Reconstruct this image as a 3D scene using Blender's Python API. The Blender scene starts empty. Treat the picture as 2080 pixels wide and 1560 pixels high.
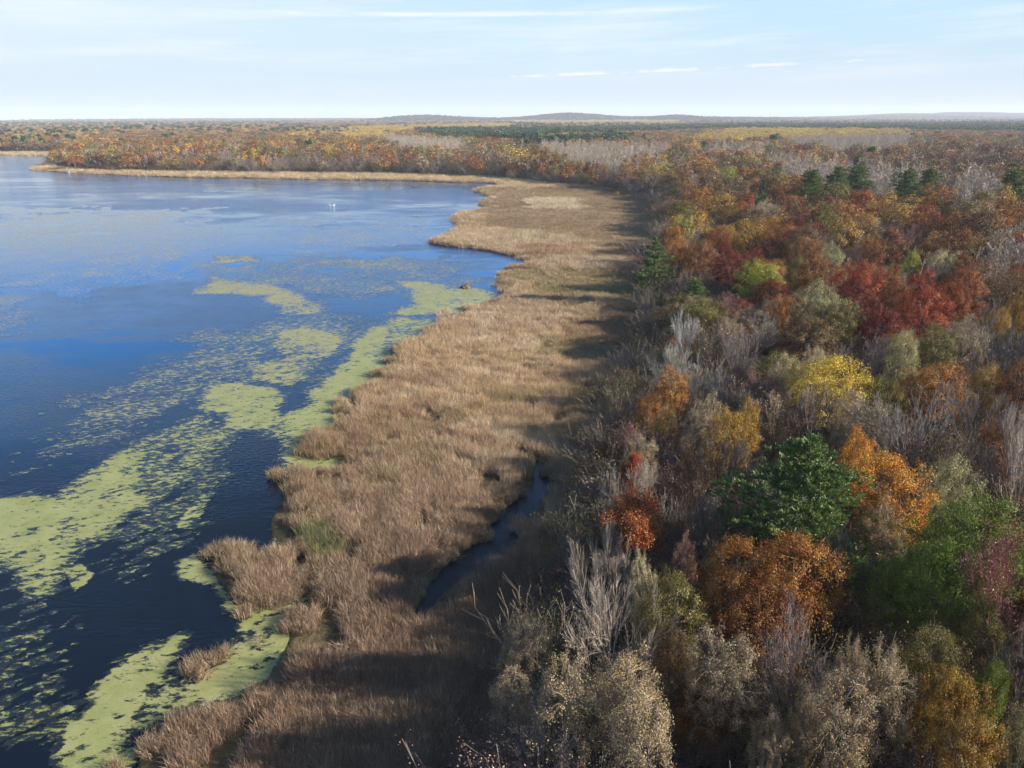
import bpy, math, random
import numpy as np

# ---------------------------------------------------------------- camera, sky, sun, exposure
scene = bpy.context.scene
C = scene.collection
FOCAL = 1445.0                      # focal length for a frame 2080 wide
CAM_H = 40.0
PITCH = math.radians(20.6)
ROLL = math.radians(0.12)
cam_data = bpy.data.cameras.new('camera')
cam_data.sensor_width = 36.0
cam_data.lens = 36.0 * FOCAL / 2080.0
cam_data.clip_start = 0.5
cam_data.clip_end = 60000.0
cam = bpy.data.objects.new('camera', cam_data)
C.objects.link(cam)
cam.location = (0, 0, CAM_H)
cam.rotation_euler = (math.radians(90) - PITCH, ROLL, 0)
scene.camera = cam

SUN_EL, SUN_BEHIND = math.radians(23.5), math.radians(9)
to_sun = np.array([math.cos(SUN_EL) * math.cos(SUN_BEHIND), -math.cos(SUN_EL) * math.sin(SUN_BEHIND), math.sin(SUN_EL)])

world = bpy.data.worlds.new('World')
scene.world = world
world.use_nodes = True
wn, wl = world.node_tree.nodes, world.node_tree.links
wn.clear()
w_out = wn.new('ShaderNodeOutputWorld')
w_bg = wn.new('ShaderNodeBackground')
w_bg.inputs['Strength'].default_value = 0.07
sky = wn.new('ShaderNodeTexSky')
sky.sky_type = 'NISHITA'
sky.sun_disc = False
sky.sun_elevation = SUN_EL
sky.sun_rotation = math.radians(90) + SUN_BEHIND
sky.altitude = 300
sky.air_density = 1.0
sky.dust_density = 0.6
sky.ozone_density = 2.2
wl.new(w_bg.outputs[0], w_out.inputs[0])


def sky_clouds():
    """thin cirrus streaks, a bank of pale haze cloud low in the sky and a row of small cumulus, by direction"""
    def N(t, **k):
        n = wn.new(t)
        for a, b in k.items():
            setattr(n, a, b)
        return n

    def math_(op, a, b=None, c=None, clamp=False):
        n = N('ShaderNodeMath', operation=op, use_clamp=clamp)
        for i, v in enumerate((a, b, c)):
            if v is None:
                continue
            if isinstance(v, (int, float)):
                n.inputs[i].default_value = v
            else:
                wl.new(v, n.inputs[i])
        return n.outputs[0]

    tc = N('ShaderNodeTexCoord')
    sep = N('ShaderNodeSeparateXYZ')
    wl.new(tc.outputs['Generated'], sep.inputs[0])
    X, Y, Z = sep.outputs
    az = math_('ARCTAN2', X, Y)                 # 0 along the view, positive to the right
    el = math_('ARCSINE', Z)

    def noise(sx, sy, scale, detail, rough, ox=0.0, slope=0.0):
        comb = N('ShaderNodeCombineXYZ')
        a = math_('MULTIPLY_ADD', az, sx, ox)
        e = math_('MULTIPLY', math_('MULTIPLY_ADD', az, slope, el), sy)
        wl.new(a, comb.inputs[0]); wl.new(e, comb.inputs[1])
        n = N('ShaderNodeTexNoise')
        n.inputs['Scale'].default_value = scale
        n.inputs['Detail'].default_value = detail
        n.inputs['Roughness'].default_value = rough
        wl.new(comb.outputs[0], n.inputs['Vector'])
        return n.outputs['Fac']

    def ramp(v, lo, hi, to=1.0):
        n = N('ShaderNodeMapRange', interpolation_type='SMOOTHSTEP')
        n.inputs[1].default_value = lo; n.inputs[2].default_value = hi; n.inputs[4].default_value = to
        wl.new(v, n.inputs[0])
        return n.outputs[0]

    cirrus = ramp(noise(1.0, 12.0, 3.6, 7, 0.62, 3.1, -0.03), 0.42, 0.76, 0.7)
    veil = ramp(noise(1.0, 3.0, 1.6, 4, 0.5, 8.3), 0.4, 0.75, 0.45)
    # the long thin streak
    streak_el = math_('SUBTRACT', el, math_('MULTIPLY_ADD', az, 0.012, 0.1205))
    streak = math_('MULTIPLY', ramp(math_('ABSOLUTE', streak_el), 0.0045, 0.0, 0.9),
                   ramp(noise(2.0, 30.0, 2.2, 5, 0.6, 1.7), 0.38, 0.62))
    streak = math_('MULTIPLY', streak, math_('MULTIPLY', ramp(az, -0.42, -0.2), ramp(az, 0.32, 0.15)))
    # the row of small cumulus low on the right
    row = math_('SUBTRACT', el, math_('MULTIPLY_ADD', az, 0.030, 0.0468))
    puff = noise(17.0, 48.0, 2.4, 5, 0.55, 0.4, -0.030)
    band = math_('MULTIPLY', ramp(row, -0.0008, 0.0004), ramp(row, 0.0105, 0.001))
    cum = ramp(math_('MULTIPLY', math_('MULTIPLY', puff, band), math_('MULTIPLY', ramp(az, -0.08, 0.04), ramp(az, 0.52, 0.4))), 0.38, 0.56, 0.7)
    # flat grey-blue bank below that row
    bank = math_('MULTIPLY', ramp(math_('MULTIPLY_ADD', az, -0.030, el), 0.051, 0.036), ramp(az, -0.15, 0.25, 0.55))

    def mix(col_in, fac, col):
        m = N('ShaderNodeMix', data_type='RGBA')
        wl.new(fac, m.inputs['Factor'])
        wl.new(col_in, m.inputs['A'])
        m.inputs['B'].default_value = (*[1.09 * v for v in col], 1)
        return m.outputs['Result']

    low = ramp(el, 0.195, 0.115)                      # the bright lower sky
    left = ramp(az, 0.5, -0.7, 0.5)
    blue = math_('MULTIPLY', ramp(el, 0.08, 0.2), ramp(el, 0.44, 0.22))
    c = mix(sky.outputs[0], blue, (0.85, 3.6, 9.4))
    c = mix(c, low, (2.85, 4.12, 5.0))
    c = mix(c, math_('MULTIPLY', left, low), (4.3, 4.85, 5.1))
    c = mix(c, ramp(el, 0.12, 0.0, 0.9), (3.3, 3.95, 4.55))
    c = mix(c, bank, (3.4, 3.95, 4.6))
    lift = ramp(el, 0.015, 0.075)
    c = mix(c, math_('MULTIPLY', veil, math_('MULTIPLY', low, lift)), (4.4, 4.85, 5.1))
    c = mix(c, math_('MULTIPLY', cirrus, math_('MULTIPLY', low, lift)), (4.75, 5.05, 5.15))
    c = mix(c, streak, (4.95, 5.2, 5.25))
    c = mix(c, cum, (5.4, 5.3, 5.2))
    wl.new(c, w_bg.inputs['Color'])


sky_clouds()

sun_data = bpy.data.lights.new('sun', 'SUN')
sun_data.energy = 5.0
sun_data.angle = math.radians(0.55)
sun_data.color = (1.0, 0.92, 0.80)
sun_ob = bpy.data.objects.new('sun', sun_data)
C.objects.link(sun_ob)
sun_ob.location = (200, -40, 120)
from mathutils import Vector
sun_ob.rotation_euler = Vector(to_sun).to_track_quat('Z', 'Y').to_euler()

scene.view_settings.view_transform = 'Standard'
scene.view_settings.look = 'None'
scene.view_settings.exposure = 1.35
scene.view_settings.gamma = 1.0
scene.view_settings.use_curve_mapping = False
scene.render.engine = 'CYCLES'
scene.cycles.max_bounces = 5
scene.cycles.diffuse_bounces = 2
scene.cycles.glossy_bounces = 2
scene.cycles.transmission_bounces = 2
scene.cycles.volume_bounces = 0
scene.cycles.transparent_max_bounces = 4
scene.cycles.use_denoising = True
scene.cycles.sample_clamp_indirect = 6.0

# ---------------------------------------------------------------- helpers: layout
SP, CP = math.sin(PITCH), math.cos(PITCH)


def at(px, py, z=0.0):
    """the point of the place at height z that the photograph shows at (px, py)"""
    px = np.asarray(px, float); py = np.asarray(py, float)
    a, b = px - 1040.0, 780.0 - py
    cr, sr = math.cos(ROLL), math.sin(ROLL)
    r = (a * cr + b * sr) / FOCAL
    u = (-a * sr + b * cr) / FOCAL
    dx, dy, dz = r, CP + u * SP, -SP + u * CP
    t = (z - CAM_H) / np.minimum(dz, -1e-4)
    return np.stack([dx * t, dy * t], -1)


def to_px(x, y, z):
    """photograph position of a point (for reading the hand-drawn layout maps)"""
    dz = np.asarray(z, float) - CAM_H
    dep = y * CP - dz * SP
    up = y * SP + dz * CP
    return 1040.0 + FOCAL * x / dep, 780.0 - FOCAL * up / dep, dep


def poly(pts, z=0.0):
    p = np.array(pts, float)
    return at(p[:, 0], p[:, 1], z)


def inside(P, V):
    x, y = P[:, 0], P[:, 1]
    res = np.zeros(len(P), bool)
    n = len(V)
    for i in range(n):
        x0, y0 = V[i]; x1, y1 = V[(i + 1) % n]
        if y0 == y1:
            continue
        c = ((y0 > y) != (y1 > y)) & (x < (x1 - x0) * (y - y0) / (y1 - y0) + x0)
        res ^= c
    return res


def dist_edge(P, V):
    d = np.full(len(P), 1e18)
    n = len(V)
    for i in range(n):
        a, b = V[i], V[(i + 1) % n]
        ab = b - a
        L = float(ab @ ab) + 1e-12
        t = np.clip(((P - a) @ ab) / L, 0, 1)
        q = P - a - t[:, None] * ab
        d = np.minimum(d, np.einsum('ij,ij->i', q, q))
    return np.sqrt(d)


def sdf(P, V):
    """signed distance, positive inside"""
    d = dist_edge(P, V)
    return np.where(inside(P, V), d, -d)


def hash2(ix, iy, seed):
    h = (ix.astype(np.int64) * 374761393 + iy.astype(np.int64) * 668265263 + seed * 2147483647 + 12345) & 0xFFFFFFFF
    h = ((h ^ (h >> 13)) * 1274126177) & 0xFFFFFFFF
    h = h ^ (h >> 16)
    return (h & 0xFFFFFF) / float(0xFFFFFF)


def vnoise(x, y, seed=0):
    ix, iy = np.floor(x), np.floor(y)
    fx, fy = x - ix, y - iy
    fx = fx * fx * fx * (fx * (fx * 6 - 15) + 10); fy = fy * fy * fy * (fy * (fy * 6 - 15) + 10)
    a = hash2(ix, iy, seed); b = hash2(ix + 1, iy, seed)
    c = hash2(ix, iy + 1, seed); d = hash2(ix + 1, iy + 1, seed)
    return (a + (b - a) * fx) * (1 - fy) + (c + (d - c) * fx) * fy


def fbm(x, y, seed=0, octv=4, gain=0.5):
    s, amp, tot = 0.0, 1.0, 0.0
    for i in range(octv):
        s = s + amp * vnoise(x, y, seed + i * 17)
        tot += amp
        amp *= gain
        x, y = x * 2.03 + 7.1, y * 2.03 + 3.7
    return s / tot


def smooth(a, lo, hi):
    t = np.clip((a - lo) / (hi - lo), 0, 1)
    return t * t * (3 - 2 * t)


# ---------------------------------------------------------------- helpers: objects and meshes
def tag(o, label=None, cat=None, group=None, kind=None):
    if label: o['label'] = label
    if cat: o['category'] = cat
    if group: o['group'] = group
    if kind: o['kind'] = kind
    return o


def empty(name, loc, rz=0.0):
    o = bpy.data.objects.new(name, None)
    o.location = loc
    o.rotation_euler = (0, 0, rz)
    o.empty_display_size = 0.5
    C.objects.link(o)
    return o


def link(name, me, parent=None, loc=(0, 0, 0)):
    o = bpy.data.objects.new(name, me)
    C.objects.link(o)
    o.location = loc
    if parent is not None:
        o.parent = parent
    return o


def mesh_np(name, verts, faces, mats, mat_idx=None, attrs=None, smooth_shade=False):
    """faces: (n,3) or (n,4) index array, or a list of such arrays"""
    me = bpy.data.meshes.new(name)
    if not isinstance(faces, list):
        faces = [faces]
    faces = [f for f in faces if len(f)]
    verts = np.asarray(verts, np.float32)
    me.vertices.add(len(verts))
    me.vertices.foreach_set('co', verts.ravel())
    loops = np.concatenate([f.ravel() for f in faces]).astype(np.int32)
    sizes = np.concatenate([np.full(len(f), f.shape[1], np.int32) for f in faces])
    starts = np.concatenate([[0], np.cumsum(sizes)[:-1]]).astype(np.int32)
    me.loops.add(len(loops))
    me.loops.foreach_set('vertex_index', loops)
    me.polygons.add(len(sizes))
    me.polygons.foreach_set('loop_start', starts)
    me.polygons.foreach_set('loop_total', sizes)
    if mat_idx is not None:
        me.polygons.foreach_set('material_index', np.asarray(mat_idx, np.int32))
    me.polygons.foreach_set('use_smooth', np.full(len(sizes), smooth_shade, bool))
    for k, v in (attrs or {}).items():
        v = np.asarray(v, np.float32)
        if v.ndim == 1:
            a = me.attributes.new(k, 'FLOAT', 'POINT'); a.data.foreach_set('value', v)
        else:
            a = me.attributes.new(k, 'FLOAT_COLOR', 'POINT')
            a.data.foreach_set('color', np.concatenate([v, np.ones((len(v), 1), np.float32)], 1).ravel())
    for m in (mats if isinstance(mats, (list, tuple)) else [mats]):
        me.materials.append(m)
    me.update(calc_edges=True)
    return me


def points_np(name, P, attrs):
    me = bpy.data.meshes.new(name)
    me.vertices.add(len(P))
    me.vertices.foreach_set('co', np.asarray(P, np.float32).ravel())
    for k, v in attrs.items():
        v = np.asarray(v)
        if v.ndim == 1 and v.dtype.kind in 'iu':
            a = me.attributes.new(k, 'INT', 'POINT'); a.data.foreach_set('value', v.astype(np.int32))
        elif v.ndim == 1:
            a = me.attributes.new(k, 'FLOAT', 'POINT'); a.data.foreach_set('value', v.astype(np.float32))
        elif k.startswith('tint'):
            a = me.attributes.new(k, 'FLOAT_COLOR', 'POINT')
            a.data.foreach_set('color', np.concatenate([v, np.ones((len(v), 1))], 1).astype(np.float32).ravel())
        else:
            a = me.attributes.new(k, 'FLOAT_VECTOR', 'POINT'); a.data.foreach_set('vector', v.astype(np.float32).ravel())
    me.update()
    return me


def scatter(name, P, proto_meshes, idx, rot, scl, attrs, label, cat):
    """one uncountable growth: copies of the prototype meshes on points"""
    col = bpy.data.collections.new(name + '_kinds')
    for i, me in enumerate(proto_meshes):
        o = bpy.data.objects.new('%s_kind_%03d' % (name, i), me)
        col.objects.link(o)
    a = {'proto': np.asarray(idx, np.int32), 'rot': rot, 'scl': scl}
    a.update(attrs)
    ob = link(name, points_np(name, P, a))
    ng = bpy.data.node_groups.new(name + '_scatter', 'GeometryNodeTree')
    ng.interface.new_socket('Geometry', in_out='INPUT', socket_type='NodeSocketGeometry')
    ng.interface.new_socket('Geometry', in_out='OUTPUT', socket_type='NodeSocketGeometry')
    n, l = ng.nodes, ng.links
    gi, go = n.new('NodeGroupInput'), n.new('NodeGroupOutput')
    iop = n.new('GeometryNodeInstanceOnPoints')
    ci = n.new('GeometryNodeCollectionInfo')
    ci.inputs['Collection'].default_value = col
    ci.inputs['Separate Children'].default_value = True
    ci.inputs['Reset Children'].default_value = True
    iop.inputs['Pick Instance'].default_value = True

    def attr(nm, t):
        k = n.new('GeometryNodeInputNamedAttribute')
        k.data_type = t
        k.inputs['Name'].default_value = nm
        return next(o for o in k.outputs if o.enabled and o.name == 'Attribute')
    l.new(gi.outputs[0], iop.inputs['Points'])
    l.new(ci.outputs[0], iop.inputs['Instance'])
    l.new(attr('proto', 'INT'), iop.inputs['Instance Index'])
    e2r = n.new('FunctionNodeEulerToRotation')
    l.new(attr('rot', 'FLOAT_VECTOR'), e2r.inputs[0])
    l.new(e2r.outputs[0], iop.inputs['Rotation'])
    l.new(attr('scl', 'FLOAT_VECTOR'), iop.inputs['Scale'])
    l.new(iop.outputs[0], go.inputs[0])
    md = ob.modifiers.new('scatter', 'NODES')
    md.node_group = ng
    tag(ob, label, cat, kind='stuff')
    return ob


# ---------------------------------------------------------------- materials
def new_mat(name):
    m = bpy.data.materials.new(name)
    m.use_nodes = True
    nt = m.node_tree
    nt.nodes.clear()
    out = nt.nodes.new('ShaderNodeOutputMaterial')
    return m, nt.nodes, nt.links, out


def nmath(n, l, op, a, b=None, c=None, clamp=False):
    k = n.new('ShaderNodeMath'); k.operation = op; k.use_clamp = clamp
    for i, v in enumerate((a, b, c)):
        if v is None: continue
        if isinstance(v, (int, float)): k.inputs[i].default_value = v
        else: l.new(v, k.inputs[i])
    return k.outputs[0]


def nmix(n, l, fac, a, b, blend='MIX'):
    k = n.new('ShaderNodeMix'); k.data_type = 'RGBA'; k.blend_type = blend
    for s, v in (('Factor', fac), ('A', a), ('B', b)):
        if isinstance(v, (int, float)): k.inputs[s].default_value = v
        elif isinstance(v, tuple): k.inputs[s].default_value = (*v, 1) if len(v) == 3 else v
        else: l.new(v, k.inputs[s])
    return k.outputs['Result']


def nattr(n, name, typ='GEOMETRY'):
    k = n.new('ShaderNodeAttribute'); k.attribute_type = typ; k.attribute_name = name
    return k


def nnoise(n, l, scale, detail=4, rough=0.55, vec=None, dim='3D'):
    k = n.new('ShaderNodeTexNoise')
    k.inputs['Scale'].default_value = scale; k.inputs['Detail'].default_value = detail; k.inputs['Roughness'].default_value = rough
    if vec is not None: l.new(vec, k.inputs['Vector'])
    return k.outputs['Fac']


def nrange(n, l, v, lo, hi, a=0.0, b=1.0):
    k = n.new('ShaderNodeMapRange')
    for i, x in ((1, lo), (2, hi), (3, a), (4, b)): k.inputs[i].default_value = x
    l.new(v, k.inputs[0])
    return k.outputs[0]


def leaf_mat(name, instanced, second=(0.34, 0.23, 0.13), translucent=0.16, rough=0.6, spec=0.25, spread=0.55):
    """autumn leaves: the tree's own colour, varied leaf by leaf and tuft by tuft, with some tufts of a second colour"""
    m, n, l, out = new_mat(name)
    if instanced:
        col = nattr(n, 'tint', 'INSTANCER').outputs['Color']
        part = nattr(n, 'mixed', 'INSTANCER').outputs['Fac']
    else:
        oi = n.new('ShaderNodeObjectInfo')
        col, part = oi.outputs['Color'], oi.outputs['Alpha']
    var = nattr(n, 'var').outputs['Fac']
    clump = nattr(n, 'clump').outputs['Fac']
    pick = nmath(n, l, 'MULTIPLY', nmath(n, l, 'SUBTRACT', nmath(n, l, 'MULTIPLY_ADD', var, 0.35, nmath(n, l, 'MULTIPLY', clump, 0.65)), nmath(n, l, 'SUBTRACT', 1.0, part)), 6.0, clamp=True)
    c = nmix(n, l, pick, col, second)
    # value, hue and saturation wander
    hsv = n.new('ShaderNodeHueSaturation')
    l.new(c, hsv.inputs['Color'])
    l.new(nmath(n, l, 'MULTIPLY_ADD', clump, 0.035, nmath(n, l, 'MULTIPLY_ADD', var, 0.03, 0.474)), hsv.inputs['Hue'])
    l.new(nmath(n, l, 'MULTIPLY_ADD', var, -0.3, 1.12), hsv.inputs['Saturation'])
    l.new(nmath(n, l, 'MULTIPLY_ADD', var, spread * 1.2, nmath(n, l, 'MULTIPLY_ADD', clump, spread * 1.05, 1.0 - spread * 1.08)), hsv.inputs['Value'])
    p = n.new('ShaderNodeBsdfPrincipled')
    l.new(hsv.outputs[0], p.inputs['Base Color'])
    p.inputs['Roughness'].default_value = rough
    p.inputs['Specular IOR Level'].default_value = spec
    t = n.new('ShaderNodeBsdfTranslucent')
    l.new(hsv.outputs[0], t.inputs['Color'])
    mx = n.new('ShaderNodeMixShader')
    mx.inputs[0].default_value = translucent
    l.new(p.outputs[0], mx.inputs[1]); l.new(t.outputs[0], mx.inputs[2])
    l.new(mx.outputs[0], out.inputs[0])
    return m


def bark_mat(name, instanced=False, base=None, rough=0.85, dark=0.55):
    m, n, l, out = new_mat(name)
    if base is not None:
        col = base
    elif instanced:
        col = nattr(n, 'tint_bark', 'INSTANCER').outputs['Color']
    else:
        col = n.new('ShaderNodeObjectInfo').outputs['Color']
    tc = n.new('ShaderNodeTexCoord')
    v = nnoise(n, l, 2.2, 5, 0.6, tc.outputs['Object'])
    c = nmix(n, l, nrange(n, l, v, 0.3, 0.7), nmix(n, l, 1.0, col, (dark, dark, dark), 'MULTIPLY'), col)
    p = n.new('ShaderNodeBsdfPrincipled')
    l.new(c, p.inputs['Base Color'])
    p.inputs['Roughness'].default_value = rough
    p.inputs['Specular IOR Level'].default_value = 0.2
    l.new(p.outputs[0], out.inputs[0])
    return m


M_leaf_o, M_leaf_i = leaf_mat('autumn_leaves', False, spec=0.12), leaf_mat('autumn_leaves_of_far_trees', True, spec=0.12)
M_dry_o = leaf_mat('dry_oak_leaves', False, second=(0.36, 0.19, 0.07), translucent=0.2, rough=0.55, spec=0.2, spread=0.6)
M_need_o = leaf_mat('pine_needles', False, second=(0.10, 0.15, 0.04), translucent=0.15, rough=0.5, spec=0.3)
M_need_i = leaf_mat('needles_of_far_conifers', True, second=(0.10, 0.15, 0.04), translucent=0.15)
M_bark_o, M_bark_i = bark_mat('bark'), bark_mat('bark_of_far_trees', True)
M_trunk = bark_mat('dark_bark', base=(0.10, 0.08, 0.065))


def simple_mat(name, col, rough=0.6, noise_scale=None, col2=None, spec=0.4):
    m, n, l, out = new_mat(name)
    p = n.new('ShaderNodeBsdfPrincipled')
    p.inputs['Roughness'].default_value = rough
    p.inputs['Specular IOR Level'].default_value = spec
    if noise_scale:
        tc = n.new('ShaderNodeTexCoord')
        v = nnoise(n, l, noise_scale, 5, 0.6, tc.outputs['Object'])
        l.new(nmix(n, l, nrange(n, l, v, 0.35, 0.65), col, col2), p.inputs['Base Color'])
    else:
        p.inputs['Base Color'].default_value = (*col, 1)
    l.new(p.outputs[0], out.inputs[0])
    return m


# ---------------------------------------------------------------- layout of the place (outlines drawn on the ground)
LAKE = np.concatenate([
    np.array([[-14.0, -200.0], [-14.0, 20.0]]),
    poly([(235, 1640), (300, 1510), (400, 1440), (480, 1410), (545, 1375), (585, 1310), (592, 1255), (640, 1235), (655, 1195), (640, 1135), (600, 1115),
          (560, 1100), (545, 1065), (572, 1015), (578, 968), (640, 965), (700, 948), (705, 925), (612, 918), (612, 892), (690, 888),
          (688, 845), (712, 803), (762, 768), (803, 742), (792, 716), (850, 685), (882, 668), (900, 655), (960, 642), (1002, 618),
          (1026, 597), (1018, 572), (1030, 547), (1078, 537), (1074, 528), (1000, 510), (940, 503), (880, 497), (874, 492), (905, 480),
          (932, 467), (936, 457), (920, 447), (930, 437), (1000, 422), (975, 415), (990, 407), (1003, 402), (965, 388), (985, 383), (1032, 379),
          (1000, 372), (930, 371), (860, 368), (780, 367), (700, 366), (600, 364), (500, 362), (400, 361), (300, 358), (200, 354), (130, 350), (68, 346),
          (76, 338), (110, 326), (150, 318), (75, 317), (15, 315), (-30, 313), (-300, 318), (-700, 330)]),
    np.array([[-900.0, 400.0], [-900.0, -200.0]])])
REED_ISLE = [poly([(432, 1165), (445, 1125), (520, 1112), (590, 1128), (632, 1172), (622, 1215), (550, 1222), (470, 1215)]),
             poly([(358, 1368), (385, 1345), (412, 1352), (415, 1378), (380, 1385)]),
             poly([(895, 650), (905, 638), (922, 640), (925, 652), (910, 660)]),
             poly([(940, 635), (965, 622), (1000, 628), (985, 640), (955, 645)])]
CREEK = poly([(1085, 936), (1112, 943), (1116, 988), (1088, 1032), (1062, 1092), (1036, 1118), (1000, 1140), (958, 1158), (915, 1192), (872, 1236), (846, 1262),
              (836, 1252), (856, 1208), (896, 1156), (938, 1112), (972, 1084), (988, 1058), (1035, 1024), (1076, 985)])
POND = poly([(1288, 508), (1345, 503), (1350, 532), (1292, 530)])
FOREST = np.concatenate([
    np.array([[2.0, -200.0], [2.0, 20.0]]),
    poly([(1010, 1640), (1045, 1540), (1090, 1400), (1130, 1270), (1180, 1130), (1232, 1000), (1275, 920), (1310, 850), (1350, 770), (1358, 690), (1362, 640),
          (1352, 605), (1345, 570), (1350, 530), (1372, 495), (1375, 462), (1362, 430), (1330, 405), (1275, 389), (1200, 381), (1110, 374), (1050, 366),
          (1000, 361), (800, 354), (500, 351), (300, 349), (160, 346), (95, 338), (120, 324), (160, 312), (75, 308), (15, 307), (-40, 306), (-700, 312)], 0.5),
    np.array([[-3000.0, 900.0], [-30000.0, 30000.0], [30000.0, 30000.0], [30000.0, -200.0]])])
TRACK = poly([(1935, 478), (1985, 500), (2040, 498), (2100, 505), (2100, 528), (2035, 520), (1985, 524), (1950, 505), (1925, 485)], 1.0)


def land_sd(P):
    """signed distance to the water's edge, positive on land"""
    s = -sdf(P, LAKE)
    for q in REED_ISLE:
        s = np.maximum(s, sdf(P, q))
    s = np.minimum(s, -sdf(P, CREEK))
    s = np.minimum(s, -sdf(P, POND))
    return s


HILLS = [(-690, 5600, 330, 380, 34), (-330, 5900, 420, 300, 19), (420, 5900, 330, 400, 39), (440, 5700, 50, 90, 12), (800, 6100, 600, 400, 18),
         (1210, 5500, 260, 350, 34), (1750, 6300, 700, 500, 20), (5000, 8600, 1300, 800, 55), (7200, 9000, 1800, 900, 48), (-3000, 8500, 2500, 500, 12), (2500, 9200, 3500, 700, 22),
         (-5500, 8000, 1800, 500, 11)]


def height(P, sd=None, fs=None):
    x, y = P[:, 0], P[:, 1]
    sd = land_sd(P) if sd is None else sd
    fs = sdf(P, FOREST) if fs is None else fs
    r = np.hypot(x, y)
    z = np.where(sd > 0, 0.14 + 0.1 * smooth(sd, 0, 6), -np.clip(-sd * 0.5, 0.12, 1.2))
    z = z + np.where(fs > 0, smooth(fs, 0, 30) * 0.9 + smooth(fs, 0, 200) * (fbm(x / 90, y / 90, 5, 3) - 0.35) * 4.0 * (1 - smooth(r, 900, 1500)), 0)
    for hx, hy, sx, sy, h in HILLS:
        z = z + h * np.exp(-(((x - hx) / sx) ** 2 + ((y - hy) / sy) ** 2)) * (0.8 + 0.4 * fbm(x / 300, y / 300, 9, 3))
    return z


# ---------------------------------------------------------------- ground, water
def build_ground():
    az = np.concatenate([np.arange(-46, 46.01, 0.33), np.arange(49, 314, 3.0)])
    az = np.radians(az)
    r = np.exp(np.arange(math.log(6.0), math.log(14000.0), 0.015))
    A, R = np.meshgrid(az, r)
    P = np.stack([(R * np.sin(A)).ravel(), (R * np.cos(A)).ravel()], 1)
    sd, fs = land_sd(P), sdf(P, FOREST)
    z = height(P, sd, fs)
    na, nr = len(az), len(r)
    i, j = np.meshgrid(np.arange(na), np.arange(nr - 1))
    i, j = i.ravel(), j.ravel()
    i2 = (i + 1) % na
    F = np.stack([j * na + i, j * na + i2, (j + 1) * na + i2, (j + 1) * na + i], 1)
    V = np.concatenate([P, z[:, None]], 1)
    V = np.concatenate([V, [[0, 0, float(z[:na].mean())]]])
    k = np.arange(na)
    cap = np.stack([np.full(na, len(V) - 1), (k + 1) % na, k], 1)
    wood = np.concatenate([smooth(fs, -1.5, 2.5), [0.5]])
    track = np.concatenate([smooth(sdf(P, TRACK), -2, 2), [0]])
    m, n, l, out = new_mat('ground_soil')
    geo = n.new('ShaderNodeNewGeometry')
    pos = geo.outputs['Position']
    a = nnoise(n, l, 1.3, 6, 0.65, pos)
    b = nnoise(n, l, 0.08, 5, 0.6, pos)
    thatch = nmix(n, l, nrange(n, l, a, 0.35, 0.65), (0.055, 0.038, 0.022), (0.15, 0.11, 0.065))
    thatch = nmix(n, l, nrange(n, l, b, 0.4, 0.65, 0.0, 0.6), thatch, (0.10, 0.085, 0.035))
    litter = nmix(n, l, nrange(n, l, a, 0.3, 0.7), (0.045, 0.03, 0.02), (0.13, 0.075, 0.04))
    grass = nmix(n, l, nrange(n, l, a, 0.3, 0.7), (0.07, 0.08, 0.025), (0.14, 0.14, 0.06))
    wd, tr = nattr(n, 'wood').outputs['Fac'], nattr(n, 'track').outputs['Fac']
    c = nmix(n, l, tr, nmix(n, l, wd, thatch, litter), grass)
    p = n.new('ShaderNodeBsdfPrincipled')
    p.inputs['Roughness'].default_value = 0.95
    p.inputs['Specular IOR Level'].default_value = 0.1
    l.new(c, p.inputs['Base Color'])
    bump = n.new('ShaderNodeBump')
    bump.inputs['Distance'].default_value = 0.25
    l.new(a, bump.inputs['Height']); l.new(bump.outputs[0], p.inputs['Normal'])
    l.new(p.outputs[0], out.inputs[0])
    o = link('ground', mesh_np('ground', V, [F, cap], m, attrs={'wood': wood, 'track': track}, smooth_shade=True))
    tag(o, 'brown marsh and leaf-strewn forest ground running to the horizon', 'ground', kind='structure')


def lake_sky_tint(n, l, pos, near_base):
    """base colour turned bluer with distance, painting in the blue of reflected sky"""
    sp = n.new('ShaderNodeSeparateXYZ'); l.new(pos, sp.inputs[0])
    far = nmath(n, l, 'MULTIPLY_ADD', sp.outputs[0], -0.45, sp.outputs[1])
    return nmix(n, l, nrange(n, l, far, 95.0, 190.0), near_base, (0.005, 0.043, 0.115))


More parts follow.
